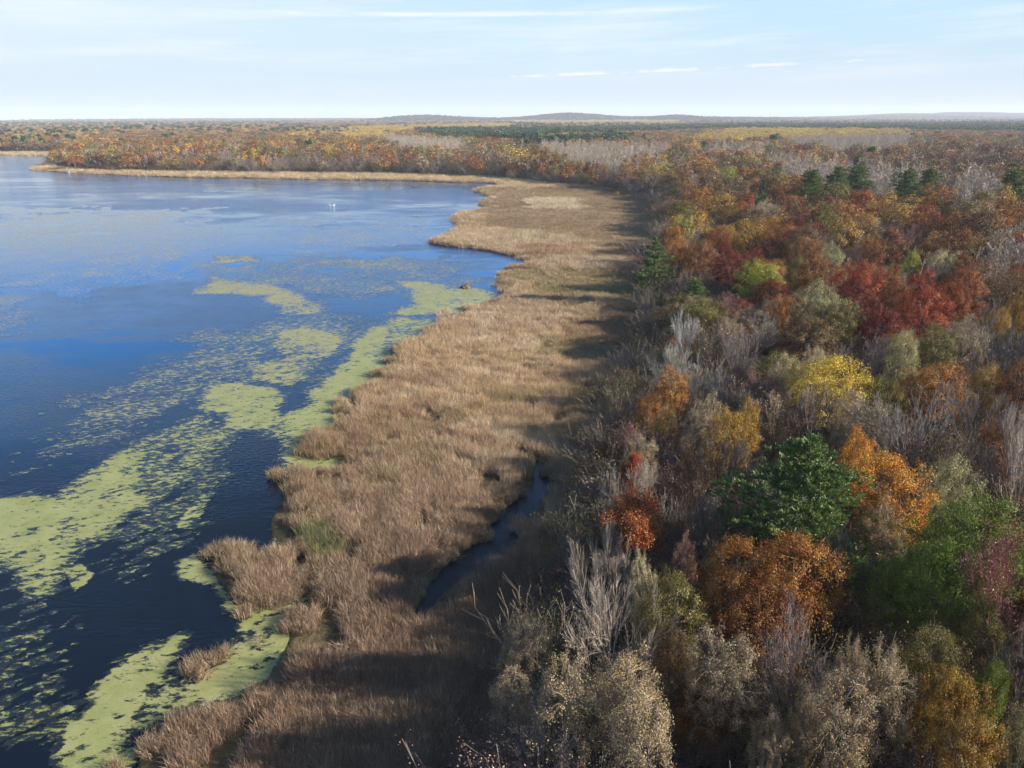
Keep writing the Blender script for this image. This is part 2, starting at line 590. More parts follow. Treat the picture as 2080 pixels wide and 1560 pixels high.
def build_water():
    m, n, l, out = new_mat('lake_water')
    geo = n.new('ShaderNodeNewGeometry')
    mp = n.new('ShaderNodeMapping')
    mp.inputs['Rotation'].default_value = (0, 0, math.radians(-22))
    mp.inputs['Scale'].default_value = (0.45, 1.0, 1.0)
    l.new(geo.outputs['Position'], mp.inputs['Vector'])
    pos = mp.outputs[0]
    # wind lanes: calm slicks among rippled water
    lane = nnoise(n, l, 0.022, 6, 0.62, pos)
    lane2 = nnoise(n, l, 0.16, 5, 0.6, pos)
    # the sheltered bay on the left lies calmer
    sp = n.new('ShaderNodeSeparateXYZ'); l.new(geo.outputs['Position'], sp.inputs[0])
    ex = nmath(n, l, 'DIVIDE', nmath(n, l, 'ADD', sp.outputs[0], 125.0), 105.0)
    ey = nmath(n, l, 'DIVIDE', nmath(n, l, 'ADD', sp.outputs[1], -255.0), 85.0)
    bay = nrange(n, l, nmath(n, l, 'ADD', nmath(n, l, 'MULTIPLY', ex, ex), nmath(n, l, 'MULTIPLY', ey, ey)), 0.1, 1.3, 0.17, 0.0)
    calm = nrange(n, l, nmath(n, l, 'ADD', bay, nmath(n, l, 'MULTIPLY_ADD', lane2, 0.35, lane)), 0.62, 0.80)
    rip = nnoise(n, l, 2.6, 3, 0.6, pos)
    bump = n.new('ShaderNodeBump')
    l.new(nrange(n, l, calm, 0, 1, 0.60, 0.03), bump.inputs['Strength'])
    bump.inputs['Distance'].default_value = 0.16
    l.new(rip, bump.inputs['Height'])
    p = n.new('ShaderNodeBsdfPrincipled')
    l.new(lake_sky_tint(n, l, geo.outputs['Position'], (0.002, 0.006, 0.013)), p.inputs['Base Color'])
    p.inputs['IOR'].default_value = 1.33
    l.new(nrange(n, l, calm, 0, 1, 0.09, 0.04), p.inputs['Roughness'])
    l.new(bump.outputs[0], p.inputs['Normal'])
    l.new(p.outputs[0], out.inputs[0])
    xs, ys = np.linspace(-2600, 400, 13), np.linspace(-150, 1600, 8)
    X, Y = np.meshgrid(xs, ys)
    V = np.stack([X.ravel(), Y.ravel(), np.zeros(X.size)], 1)
    i, j = np.meshgrid(np.arange(12), np.arange(7)); i, j = i.ravel(), j.ravel()
    F = np.stack([j * 13 + i, j * 13 + i + 1, (j + 1) * 13 + i + 1, (j + 1) * 13 + i], 1)
    o = link('water', mesh_np('water', V, F, m))
    tag(o, 'dark blue lake water rippled by wind', 'lake', kind='structure')


build_ground()
build_water()

# ---------------------------------------------------------------- duckweed and lily pads on the lake
# outline, cover 0..1, how dead (brown) it is
MATS = [
    ([(-60, 1000), (100, 1000), (230, 905), (310, 890), (335, 920), (285, 985), (315, 1000), (262, 1050), (245, 1085), (165, 1100), (128, 1130), (132, 1165), (90, 1205), (60, 1190), (55, 1155), (0, 1158), (-60, 1165)], 0.80, 0.0),
    ([(-60, 1000), (130, 1005), (160, 1040), (90, 1110), (-60, 1130)], 0.97, 0.0),
    ([(398, 805), (440, 775), (560, 780), (595, 800), (575, 842), (540, 872), (455, 868), (450, 848), (378, 835)], 0.85, 0.0),
    ([(566, 872), (600, 812), (650, 762), (722, 702), (758, 662), (802, 660), (785, 692), (815, 735), (790, 780), (720, 820), (705, 850), (720, 960), (600, 958), (592, 920), (580, 895)], 0.90, 0.0),
    ([(98, 1640), (118, 1482), (200, 1432), (198, 1392), (250, 1332), (300, 1320), (368, 1293), (345, 1330), (335, 1372), (295, 1392), (285, 1425), (255, 1480), (262, 1640)], 0.86, 0.0),
    ([(250, 1340), (340, 1330), (420, 1380), (400, 1440), (300, 1480), (255, 1480)], 0.62, 0.1),
    ([(352, 1178), (358, 1140), (395, 1122), (432, 1150), (470, 1215), (500, 1250), (455, 1245), (430, 1190)], 0.86, 0.0),
    ([(440, 1130), (640, 1130), (660, 1200), (600, 1260), (480, 1260)], 0.80, 0.1),
    ([(485, 1262), (590, 1230), (610, 1300), (560, 1390), (470, 1420), (370, 1420), (430, 1345), (478, 1305)], 0.90, 0.12),
    ([(560, 960), (720, 940), (700, 1010), (600, 1120), (555, 1110), (570, 1040)], 0.85, 0.0),
    ([(128, 1160), (165, 1148), (188, 1170), (152, 1200)], 0.85, 0.0),
    ([(340, 1080), (400, 998), (432, 1005), (420, 1042), (380, 1078)], 0.72, 0.0),
    ([(768, 642), (832, 615), (800, 570), (862, 572), (1030, 600), (1000, 625), (900, 640), (830, 644)], 0.84, 0.15),
    ([(700, 700), (800, 640), (900, 645), (860, 690), (800, 740), (760, 770)], 0.72, 0.1),
    ([(385, 598), (540, 598), (560, 640), (640, 642), (655, 620), (600, 588), (420, 555)], 0.78, 0.45),
    ([(425, 518), (520, 516), (530, 532), (430, 534)], 0.80, 0.4),
    ([(548, 672), (620, 658), (705, 690), (680, 725), (560, 740)], 0.78, 0.25),
    ([(500, 730), (600, 735), (640, 765), (590, 790), (500, 775)], 0.75, 0.15),
    ([(-60, 950), (160, 825), (400, 680), (560, 632), (720, 640), (745, 690), (640, 790), (420, 800), (320, 880), (250, 905), (-60, 1010)], 0.58, 0.35),
    ([(250, 900), (420, 830), (470, 880), (440, 960), (330, 1020), (260, 1050)], 0.62, 0.05),
    ([(230, 1060), (330, 1010), (440, 930), (500, 940), (430, 1060), (320, 1140), (200, 1190)], 0.46, 0.0),
    ([(-60, 1190), (100, 1210), (140, 1290), (130, 1400), (-60, 1420)], 0.46, 0.0),
    ([(-60, 1420), (130, 1390), (170, 1470), (90, 1520), (-60, 1530)], 0.55, 0.0),
    ([(390, 540), (700, 520), (900, 520), (980, 570), (800, 600), (600, 600)], 0.57, 0.5),
    ([(-60, 420), (420, 425), (480, 470), (430, 560), (120, 600), (-60, 560)], 0.54, 0.85),
    ([(480, 440), (860, 440), (900, 500), (560, 520)], 0.50, 0.75),
    ([(-60, 590), (60, 600), (70, 680), (-60, 700)], 0.5, 0.6),
    ([(380, 374), (450, 372), (570, 384), (560, 395), (440, 390)], 0.48, 1.0),
    ([(110, 360), (160, 360), (165, 366), (115, 366)], 0.6, 1.0),
    ([(300, 355), (1000, 365), (1000, 385), (700, 384), (560, 372)], 0.5, 1.0),
    ([(1040, 900), (820, 1300), (760, 1300), (1000, 940)], 0.0, 0.0),
]


def build_duckweed():
    pitch = 2.0
    px = np.arange(-70, 1120, pitch)
    py = np.arange(352, 1640, pitch * 0.8)
    PX, PY = np.meshgrid(px, py)
    P = at(PX.ravel(), PY.ravel(), 0.0)
    x, y = P[:, 0], P[:, 1]
    cover = np.zeros(len(P)); dead = np.zeros(len(P)); wsum = np.full(len(P), 1e-6)
    wob = (fbm(x / 9, y / 9, 31, 4) - 0.5)
    for pts, d, br in MATS:
        V = poly(pts)
        s = sdf(P, V)
        size = math.sqrt(abs(np.sum(V[:, 0] * np.roll(V[:, 1], -1) - V[:, 1] * np.roll(V[:, 0], -1))) / 2)
        w = smooth(s + wob * size * 0.32, -0.17 * size, 0.13 * size)
        cover = np.maximum(cover, d * w)
        dead += br * w; wsum += w
    dead = np.clip(dead / wsum, 0, 1)
    # streaks drawn out along the wind
    c45 = math.cos(math.radians(38)); s45 = math.sin(math.radians(38))
    u, v = x * c45 + y * s45, -x * s45 + y * c45
    rr = np.hypot(x, y)
    n1 = fbm(u / 1.5, v / 0.65, 3, 6, 0.62)
    n2 = fbm(u / 11.0, v / 5.0, 77, 4, 0.6)
    far = smooth(rr, 130, 260)
    n3 = 0.6 * fbm(x / 4.0, y / 6.0, 55, 5, 0.65) + 0.4 * fbm(x / 22.0, y / 12.0, 56, 4)
    n = (0.70 * n1 + 0.30 * n2) * (1 - far) + n3 * far
    f = n - (0.74 - 0.60 * cover)
    dens = smooth(f, -0.02, 0.34) * smooth(cover, 0.2, 0.95)
    f = np.where(cover > 0.02, f, -1.0)
    f = np.minimum(f, (-land_sd(P) + 1.2) * 0.2)
    ny, nx = PX.shape
    f = f.reshape(ny, nx)
    X, Y = x.reshape(ny, nx), y.reshape(ny, nx)
    idx = np.arange(ny * nx).reshape(ny, nx)
    corner = [(slice(0, -1), slice(0, -1)), (slice(0, -1), slice(1, None)), (slice(1, None), slice(1, None)), (slice(1, None), slice(0, -1))]
    fc = [f[c].ravel() for c in corner]
    xc = [X[c].ravel() for c in corner]; yc = [Y[c].ravel() for c in corner]
    ic = [idx[c].ravel() for c in corner]
    case = sum(((fc[k] > 0).astype(int) << k) for k in range(4))
    tris, base = [], ny * nx
    ev, epar = [], []
    grid_used = []

    def edge(sel, k):
        a, b = k, (k + 1) % 4
        t = fc[a][sel] / (fc[a][sel] - fc[b][sel])
        return np.stack([xc[a][sel] + t * (xc[b][sel] - xc[a][sel]), yc[a][sel] + t * (yc[b][sel] - yc[a][sel])], 1), ic[a][sel]
    extra = 0
    for cs in range(1, 16):
        sel = np.nonzero(case == cs)[0]
        if not len(sel):
            continue
        ring = []
        for k in range(4):
            a, b = (cs >> k) & 1, (cs >> ((k + 1) % 4)) & 1
            if a:
                ring.append(ic[k][sel])
            if a != b:
                p, par = edge(sel, k)
                ring.append(base + extra + np.arange(len(sel)))
                ev.append(p); epar.append(par)
                extra += len(sel)
        for q in range(1, len(ring) - 1):
            tris.append(np.stack([ring[0], ring[q + 1], ring[q]], 1))
    tris = np.concatenate(tris)
    allp = np.concatenate([P] + ev); alld = np.concatenate([dead] + [dead[p] for p in epar])
    allc = np.concatenate([dens] + [dens[p] for p in epar])
    used, inv = np.unique(tris, return_inverse=True)
    tris = inv.reshape(tris.shape)
    V = np.concatenate([allp[used], np.full((len(used), 1), 0.008)], 1)
    m, n, l, out = new_mat('duckweed')
    geo = n.new('ShaderNodeNewGeometry')
    pos = geo.outputs['Position']
    a = nnoise(n, l, 0.35, 6, 0.7, pos)
    b = nnoise(n, l, 3.0, 5, 0.7, pos)
    fresh = nmix(n, l, nrange(n, l, a, 0.35, 0.65), (0.178, 0.195, 0.060), (0.255, 0.265, 0.10))
    fresh = nmix(n, l, nrange(n, l, b, 0.55, 0.75, 0, 0.6), fresh, (0.19, 0.19, 0.10))
    old = nmix(n, l, nrange(n, l, b, 0.35, 0.65), (0.17, 0.14, 0.07), (0.33, 0.285, 0.165))
    dd = nattr(n, 'dead').outputs['Fac']
    c = nmix(n, l, nmath(n, l, 'MULTIPLY_ADD', a, 0.7, nmath(n, l, 'MULTIPLY_ADD', dd, 1.1, -0.31), clamp=True), fresh, old)
    p = n.new('ShaderNodeBsdfPrincipled')
    l.new(c, p.inputs['Base Color'])
    p.inputs['Roughness'].default_value = 0.55
    p.inputs['Specular IOR Level'].default_value = 0.35
    bump = n.new('ShaderNodeBump'); bump.inputs['Distance'].default_value = 0.03
    l.new(b, bump.inputs['Height']); l.new(bump.outputs[0], p.inputs['Normal'])
    # wet gaps between the plants, more of them where the mat thins out
    mp = n.new('ShaderNodeMapping')
    mp.inputs['Rotation'].default_value = (0, 0, math.radians(-38)); mp.inputs['Scale'].default_value = (0.55, 1.2, 1)
    l.new(pos, mp.inputs['Vector'])
    hole = nnoise(n, l, 1.7, 8, 0.72, mp.outputs[0])
    dn = nattr(n, 'dens').outputs['Fac']
    gap = nmath(n, l, 'MULTIPLY', nmath(n, l, 'SUBTRACT', hole, nmath(n, l, 'MULTIPLY_ADD', dn, -0.21, 0.54)), 12.0, clamp=True)
    wet = n.new('ShaderNodeBsdfPrincipled')
    l.new(lake_sky_tint(n, l, pos, (0.010, 0.015, 0.018)), wet.inputs['Base Color'])
    wet.inputs['Roughness'].default_value = 0.12
    wet.inputs['IOR'].default_value = 1.33
    rip = n.new('ShaderNodeBump'); rip.inputs['Distance'].default_value = 0.16
    l.new(nrange(n, l, dd, 0.55, 0.85, 0.55, 0.03), rip.inputs['Strength'])
    l.new(nnoise(n, l, 2.6, 3, 0.6, pos), rip.inputs['Height']); l.new(rip.outputs[0], wet.inputs['Normal'])
    mx = n.new('ShaderNodeMixShader')
    l.new(gap, mx.inputs[0]); l.new(wet.outputs[0], mx.inputs[1]); l.new(p.outputs[0], mx.inputs[2])
    l.new(mx.outputs[0], out.inputs[0])
    o = link('duckweed', mesh_np('duckweed', V, tris, m, attrs={'dead': alld[used], 'dens': allc[used]}))
    tag(o, 'yellow-green duckweed mats drifting on the dark lake water', 'duckweed', kind='stuff')
    print('duckweed tris', len(tris))


build_duckweed()

# ---------------------------------------------------------------- plants: building blocks
UP = np.array([0, 0, 1.0])


class Wood:
    """collects branch segments and twig tips"""
    def __init__(self, seed):
        self.r = random.Random(seed)
        self.segs, self.tips = [], []

    def branch(self, p, d, L, r, lev, P):
        rnd = self.r
        steps = P['steps'][lev]
        s = L / steps
        trop, wig, kids, ang, ratio = P['trop'][lev], P['wig'][lev], P['kids'][lev], P['ang'][lev], P['ratio'][lev]
        first = P['first'][lev]
        r_end = max(P['rmin'], r * P['taper'][lev])
        for i in range(steps):
            dx = d[0] + rnd.gauss(0, wig); dy = d[1] + rnd.gauss(0, wig); dz = d[2] + rnd.gauss(0, wig) + trop
            m = 1.0 / math.sqrt(dx * dx + dy * dy + dz * dz)
            d = (dx * m, dy * m, dz * m)
            q = (p[0] + d[0] * s, p[1] + d[1] * s, p[2] + d[2] * s)
            ra, rb = r + (r_end - r) * i / steps, r + (r_end - r) * (i + 1) / steps
            self.segs.append((p, q, ra, rb, lev))
            p = q
            if kids and (i + 1) / steps > first:
                k = kids if rnd.random() < kids % 1 or kids == int(kids) else int(kids)
                k = int(kids) + (1 if rnd.random() < kids % 1 else 0)
                for _ in range(k):
                    a = math.radians(rnd.uniform(*ang))
                    # a direction at angle a from d
                    ax, ay, az = rnd.gauss(0, 1), rnd.gauss(0, 1), rnd.gauss(0, 1)
                    dt = ax * d[0] + ay * d[1] + az * d[2]
                    ax, ay, az = ax - dt * d[0], ay - dt * d[1], az - dt * d[2]
                    m = math.sin(a) / max(1e-6, math.sqrt(ax * ax + ay * ay + az * az))
                    ca = math.cos(a)
                    c = (d[0] * ca + ax * m, d[1] * ca + ay * m, d[2] * ca + az * m)
                    cl = L * rnd.uniform(*ratio) * (1.0 - P['fall'][lev] * i / steps)
                    self.branch(p, c, cl, max(P['rmin'], rb * P['rr'][lev]), lev + 1, P)
        if lev >= P['tiplev']:
            self.tips.append((p, d, lev))

    def arrays(self):
        A = np.array([s[0] for s in self.segs]); B = np.array([s[1] for s in self.segs])
        ra = np.array([s[2] for s in self.segs]); rb = np.array([s[3] for s in self.segs])
        lv = np.array([s[4] for s in self.segs])
        return A, B, ra, rb, lv

    def tip_arrays(self):
        return np.array([t[0] for t in self.tips]), np.array([t[1] for t in self.tips])


def tubes(A, B, ra, rb, sides=3):
    """open tapered prisms, one per segment"""
    n = len(A)
    d = B - A
    d = d / np.maximum(1e-9, np.linalg.norm(d, axis=1, keepdims=True))
    ref = np.where(np.abs(d[:, 2:3]) > 0.9, np.array([[1.0, 0, 0]]), np.array([[0, 0, 1.0]]))
    u = np.cross(d, ref); u /= np.linalg.norm(u, axis=1, keepdims=True)
    v = np.cross(d, u)
    ang = np.arange(sides) * 2 * math.pi / sides
    ring = u[:, None] * np.cos(ang)[None, :, None] + v[:, None] * np.sin(ang)[None, :, None]
    VA = A[:, None] + ring * ra[:, None, None]
    VB = B[:, None] + ring * rb[:, None, None]
    V = np.concatenate([VA, VB], 1).reshape(-1, 3)
    k = np.arange(sides); k2 = (k + 1) % sides
    f = np.stack([k, k2, sides + k2, sides + k], 1)
    F = (np.arange(n) * 2 * sides)[:, None, None] + f[None]
    return V, F.reshape(-1, 4)


def leaves(rng, tips, dirs, per, sigma, size, aspect=0.62, up=0.5, flat=0.7, lift=0.0, out=0.0, puff=0.0):
    """little bent diamonds strewn round each twig tip"""
    T = len(tips)
    n = T * per
    clump = np.repeat(rng.random(T), per)
    var = rng.random(n)
    off = rng.normal(0, 1, (n, 3)) * sigma
    off[:, 2] = off[:, 2] * flat + lift
    c = np.repeat(tips, per, 0) + off
    nrm = rng.normal(0, 1, (n, 3)); nrm[:, 2] = np.abs(nrm[:, 2]) * 0.7 + up
    if out:
        nrm = nrm * 0.8 + np.repeat(dirs, per, 0) * out
    if puff:
        nrm = nrm + off / np.maximum(1e-6, np.linalg.norm(off, axis=1, keepdims=True)) * puff
    nrm /= np.linalg.norm(nrm, axis=1, keepdims=True)
    t = rng.normal(0, 1, (n, 3))
    t -= nrm * np.einsum('ij,ij->i', t, nrm)[:, None]
    t /= np.linalg.norm(t, axis=1, keepdims=True)
    b = np.cross(nrm, t)
    s = size * rng.uniform(0.6, 1.35, n)[:, None]
    bend = nrm * s * rng.uniform(-0.25, 0.1, n)[:, None]
    V = np.stack([c - t * s * 0.5 + bend, c - b * s * 0.5 * aspect, c + t * s * 0.5 + bend, c + b * s * 0.5 * aspect], 1).reshape(-1, 3)
    F = np.arange(n * 4).reshape(n, 4)
    return V, F, np.repeat(var, 4), np.repeat(clump, 4)


PAR_OAK = dict(steps=[4, 4, 3, 2, 2], trop=[0.02, 0.05, 0.06, 0.06, 0.06], wig=[0.05, 0.14, 0.17, 0.18, 0.2], kids=[2.4, 2, 2, 1.6, 0],
               ang=[(38, 68), (30, 60), (28, 58), (25, 60), (0, 0)], ratio=[(0.55, 0.75), (0.42, 0.62), (0.45, 0.65), (0.45, 0.7), (0, 0)], first=[0.45, 0.3, 0.3, 0.3, 0],
               taper=[0.55, 0.4, 0.4, 0.4, 0.5], rr=[0.55, 0.55, 0.55, 0.6, 1], fall=[0.35, 0.35, 0.3, 0.2, 0], rmin=0.014, tiplev=3)
PAR_BARE = dict(steps=[4, 5, 4, 3, 2], trop=[0.02, 0.06, 0.065, 0.06, 0.05], wig=[0.04, 0.045, 0.05, 0.06, 0.07], kids=[2.6, 1.8, 1.9, 1.6, 0],
                ang=[(22, 60), (16, 38), (15, 36), (15, 38), (0, 0)], ratio=[(1.0, 1.45), (0.45, 0.7), (0.5, 0.75), (0.5, 0.85), (0, 0)], first=[0.3, 0.25, 0.25, 0.3, 0],
                taper=[0.6, 0.35, 0.35, 0.4, 0.5], rr=[0.6, 0.5, 0.5, 0.6, 1], fall=[0.2, 0.4, 0.35, 0.25, 0], rmin=0.011, tiplev=4)


def vary(P, **k):
    q = dict(P); q.update(k); return q


class Kind:
    """the two meshes of one tree form (woody parts, leafy or twiggy crown), at a natural size"""
    def __init__(self, wood, crown, h, w, zc):
        self.wood, self.crown, self.h, self.w, self.zc = wood, crown, h, w, zc


def mesh_pair(name, W, lev_split, leaf=None, mats=(None, None), sides=(5, 3), crown_has_wood=False):
    A, B, ra, rb, lv = W.arrays()
    lo = lv <= lev_split
    Vw, Fw = tubes(A[lo], B[lo], ra[lo], rb[lo], sides[0])
    hi = ~lo
    wood = mesh_np(name + '_trunk', Vw, Fw, [mats[0]], smooth_shade=True)
    parts_v, parts_f, var, clump, mi = [], [], [], [], []
    off = 0
    if hi.any():
        Vh, Fh = tubes(A[hi], B[hi], ra[hi], rb[hi], sides[1])
        parts_v.append(Vh); parts_f.append(Fh); mi.append(np.zeros(len(Fh), int))
        var.append(np.full(len(Vh), 0.5)); clump.append(np.full(len(Vh), 0.5)); off += len(Vh)
    if leaf is not None:
        Vl, Fl, a, b = leaf
        parts_v.append(Vl); parts_f.append(Fl + off); mi.append(np.ones(len(Fl), int)); var.append(a); clump.append(b)
    V = np.concatenate(parts_v); F = np.concatenate(parts_f)
    crown = mesh_np(name + '_crown', V, F, [mats[0], mats[1]] if leaf is not None else [mats[0]], mat_idx=np.concatenate(mi), attrs={'var': np.concatenate(var), 'clump': np.concatenate(clump)})
    ext = V[:, :2]
    w = float(np.percentile(np.hypot(ext[:, 0] - ext[:, 0].mean(), ext[:, 1] - ext[:, 1].mean()), 88) * 2)
    z1, z0 = float(np.percentile(V[:, 2], 99.5)), float(np.percentile(V[:, 2], 5))
    return Kind(wood, crown, z1, w, (z1 * 0.55 + z0 * 0.45))


def make_oak(seed, H=12.0, per=16, size=0.24, sigma=0.34, P=PAR_OAK, mats=None, lev=None, split=2, flat=0.7, tip_keep=1.0, up=0.5):
    W = Wood(seed)
    W.branch((0, 0, -0.3), (0, 0, 1), H * 0.62, H * 0.02, 0, P)
    T, D = W.tip_arrays()
    rng = np.random.default_rng(seed)
    if tip_keep < 1:
        k = rng.random(len(T)) < tip_keep; T, D = T[k], D[k]
    L = leaves(rng, T, D, per, sigma, size, flat=flat, up=up)
    return mesh_pair('tree', W, split, L, mats or (M_bark_o, M_leaf_o))


def make_bare(seed, H=11.0, P=PAR_BARE, mats=None, leaf=None, split=1):
    W = Wood(seed)
    W.branch((0, 0, -0.3), (0, 0, 1), H * 0.36, H * 0.015, 0, P)
    L = None
    if leaf:
        T, D = W.tip_arrays()
        rng = np.random.default_rng(seed)
        k = rng.random(len(T)) < leaf[3]
        L = leaves(rng, T[k], D[k], leaf[0], leaf[1], leaf[2])
    return mesh_pair('tree', W, split, L, mats or (M_bark_o, M_leaf_o))


def make_pine(seed, H=18.0, R=5.0, whorl=0.95, nb=6, tufts=13, blades=12, size=0.34, mats=None, start=0.16, shape=0.75, wide=0.06, rough=0.0):
    rnd = random.Random(seed); rng = np.random.default_rng(seed)
    segs, tips, dirs = [], [], []
    x = y = 0.0
    nz = 10
    for i in range(nz):
        z0, z1 = H * i / nz - (0.3 if i == 0 else 0), H * (i + 1) / nz
        segs.append(((x, y, z0), (x, y, z1), 0.02 * H * (1 - i / nz * 0.93), 0.02 * H * (1 - (i + 1) / nz * 0.93), 0))
    z = H * start
    while z < H * 0.985:
        t = z / H
        prof = min(1.0, ((t - start) / 0.14) * 0.45 + 0.55) * (1 - t) ** shape * 1.25
        a0 = rnd.random() * 6.28
        for b in range(nb):
            if rnd.random() < 0.14:
                continue
            a = a0 + b * 6.283 / nb + rnd.gauss(0, 0.2)
            L = max(0.35, R * prof * rnd.uniform(0.6, 1.15) * (1 + rough * math.sin(2 * a + 3.1 * t * 3) * math.cos(a * 3 - t * 7)))
            d = np.array([math.cos(a), math.sin(a), rnd.uniform(0.02, 0.28) + 0.5 * max(0, t - 0.75)])
            p = np.array([0, 0, z + rnd.gauss(0, 0.15)])
            n = 4
            for i in range(n):
                dd = d / np.linalg.norm(d)
                q = p + dd * L / n
                segs.append((tuple(p), tuple(q), 0.006 * L * (1.3 - i / n) + 0.015, 0.006 * L * (1.05 - i / n) + 0.012, 1))
                d = d + np.array([0, 0, 0.10 if i > 0 else -0.06])
                p0 = p; p = q
                m = max(1, int(round(tufts * L / R / n * (0.4 + 0.5 * i))))
                for _ in range(m):
                    side = np.array([-dd[1], dd[0], 0]) * rnd.gauss(0, 0.16 * L * (0.4 + 0.25 * i))
                    c = p0 + (p - p0) * rnd.random() + side + np.array([0, 0, rnd.gauss(0.1, 0.10)])
                    tips.append(c); dirs.append(dd * 0.5 + np.array([0, 0, 0.6]) + side * 0.3)
        z += whorl * (1.1 - 0.5 * t) * rnd.uniform(0.8, 1.2)
    tips.append(np.array([0, 0, H])); dirs.append(np.array([0, 0, 1.0]))
    T, D = np.array(tips), np.array(dirs)
    n = len(T) * blades
    ax = np.repeat(D, blades, 0) + rng.normal(0, 0.55, (n, 3))
    ax /= np.linalg.norm(ax, axis=1, keepdims=True)
    s = size * rng.uniform(0.6, 1.3, n)[:, None]
    base = np.repeat(T, blades, 0) + rng.normal(0, size * 0.32, (n, 3)) * [1, 1, 0.6]
    sd = rng.normal(0, 1, (n, 3)); sd -= ax * np.einsum('ij,ij->i', sd, ax)[:, None]
    sd /= np.linalg.norm(sd, axis=1, keepdims=True)
    w = wide * size / 0.34
    V = np.stack([base - sd * w * 0.5, base + sd * w * 0.5, base + ax * s + sd * w * 0.3, base + ax * s - sd * w * 0.3], 1).reshape(-1, 3)
    F = np.arange(n * 4).reshape(n, 4)
    var = np.repeat(rng.random(n), 4); cl = np.repeat(np.repeat(rng.random(len(T)), blades), 4)
    W = Wood(seed); W.segs = segs
    k = mesh_pair('pine', W, 1, (V, F, var, cl), mats or (M_bark_o, M_need_o))
    k.zc = H * 0.5; k.w = 2 * R * 0.95; k.h = H
    return k


def make_dome(seed, H=11.0, Wd=8.0, clumps=210, per=88, size=0.122, sigma=0.30, mats=None, flat=0.8, up=0.3, low=-0.45, lobes=0.34, shell=(0.80, 1.05), inner=0.12, zr=0.40, out=0.9, puff=1.3):
    """a broad crown: leaf clumps over a lobed dome, carried by forking limbs"""
    g = np.random.default_rng(seed)
    rnd = random.Random(seed)
    d = g.normal(0, 1, (clumps * 3, 3)); d /= np.linalg.norm(d, axis=1, keepdims=True)
    d = d[d[:, 2] > low][:clumps]
    n = len(d)
    ph = g.uniform(0, 6.28, 6)
    az = np.arctan2(d[:, 1], d[:, 0])
    lob = np.sin(az * 3 + ph[0]) * np.sin(d[:, 2] * 4 + ph[1]) + 0.7 * np.sin(az * 5 + ph[2] + d[:, 2] * 3) + 0.6 * np.sin(az * 2 + ph[3])
    lob = lob * (1 - d[:, 2] ** 2) + 0.5 * np.sin(d[:, 0] * 4 + ph[4]) * np.sin(d[:, 1] * 4 + ph[5])
    rad = g.uniform(*shell, n) * (1 + lobes * lob * 0.6)
    inn = g.random(n) < inner
    rad[inn] *= g.uniform(0.35, 0.8, inn.sum())
    cz = H * (1 - zr) * 0.98
    c = d * rad[:, None] * np.array([Wd / 2, Wd / 2, H * zr]) + np.array([0, 0, cz])
    segs = []
    fork = np.array([0, 0, H * 0.34])
    for i in range(4):
        segs.append(((0, 0, -0.3 + i * H * 0.16), (rnd.gauss(0, .05), 0, -0.3 + (i + 1) * H * 0.16), 0.019 * H * (1 - i * .16), 0.019 * H * (1 - (i + 1) * .16), 0))
    nl = 9
    lim = g.choice(n, nl, replace=False)
    knots, kr = [], []
    for k in lim:
        e = c[k]; p = np.array([0, 0, H * rnd.uniform(0.28, 0.6)])
        m1 = p + (e - p) * 0.45 + np.array([0, 0, 0.12 * H * 0.5]) + g.normal(0, .15, 3)
        m2 = p + (e - p) * 0.75 + np.array([0, 0, 0.06 * H * 0.5]) + g.normal(0, .15, 3)
        for a, b, r0, r1 in ((p, m1, .0095, .0065), (m1, m2, .0065, .004), (m2, e, .004, .002)):
            segs.append((tuple(a), tuple(b), H * r0, H * r1, 1))
        knots += [m1, m2]
    knots = np.array(knots)
    for q in c:
        k = knots[np.argmin(((knots - q) ** 2).sum(1) + 0.4 * (knots[:, 2] > q[2]))]
        mid = k + (q - k) * 0.55 + g.normal(0, 0.12, 3) + np.array([0, 0, 0.1])
        segs.append((tuple(k), tuple(mid), 0.035, 0.026, 2)); segs.append((tuple(mid), tuple(q), 0.026, 0.014, 2))
        for _ in range(3):
            t = q + g.normal(0, sigma * 1.1, 3)
            segs.append((tuple(mid + (q - mid) * g.random()), tuple(t), 0.016, 0.009, 3))
    W = Wood(seed); W.segs = segs
    L = leaves(g, c, d, per, sigma, size, flat=flat, up=up, out=out, puff=puff)
    return mesh_pair('tree', W, 1, L, mats or (M_bark_o, M_leaf_o))


PAR_ASPEN = dict(steps=[8, 3, 2, 2], trop=[0.01, 0.10, 0.08, 0], wig=[0.02, 0.08, 0.12, 0.1], kids=[4, 1.5, 0, 0], ang=[(28, 58), (20, 50), (0, 0), (0, 0)],
                 ratio=[(0.12, 0.24), (0.4, 0.7), (0, 0), (0, 0)], first=[0.42, 0.2, 0, 0], taper=[0.25, 0.4, 0.5, 0.5], rr=[0.35, 0.6, 0.6, 1], fall=[0.5, 0.3, 0, 0], rmin=0.014, tiplev=1)


def make_aspen(seed, H=13.0, per=0, size=0.3, mats=None, rmin=0.016, thick=0.0095):
    W = Wood(seed)
    P = vary(PAR_ASPEN, rmin=rmin)
    W.branch((0, 0, -0.3), (0, 0, 1), H, H * thick, 0, P)
    L = None
    if per:
        T, D = W.tip_arrays()
        rng = np.random.default_rng(seed)
        k = T[:, 2] > H * 0.45
        L = leaves(rng, T[k], D[k], per, 0.35, size)
    k = mesh_pair('aspen', W, 0, L, mats or (M_bark_o, M_leaf_o))
    return k


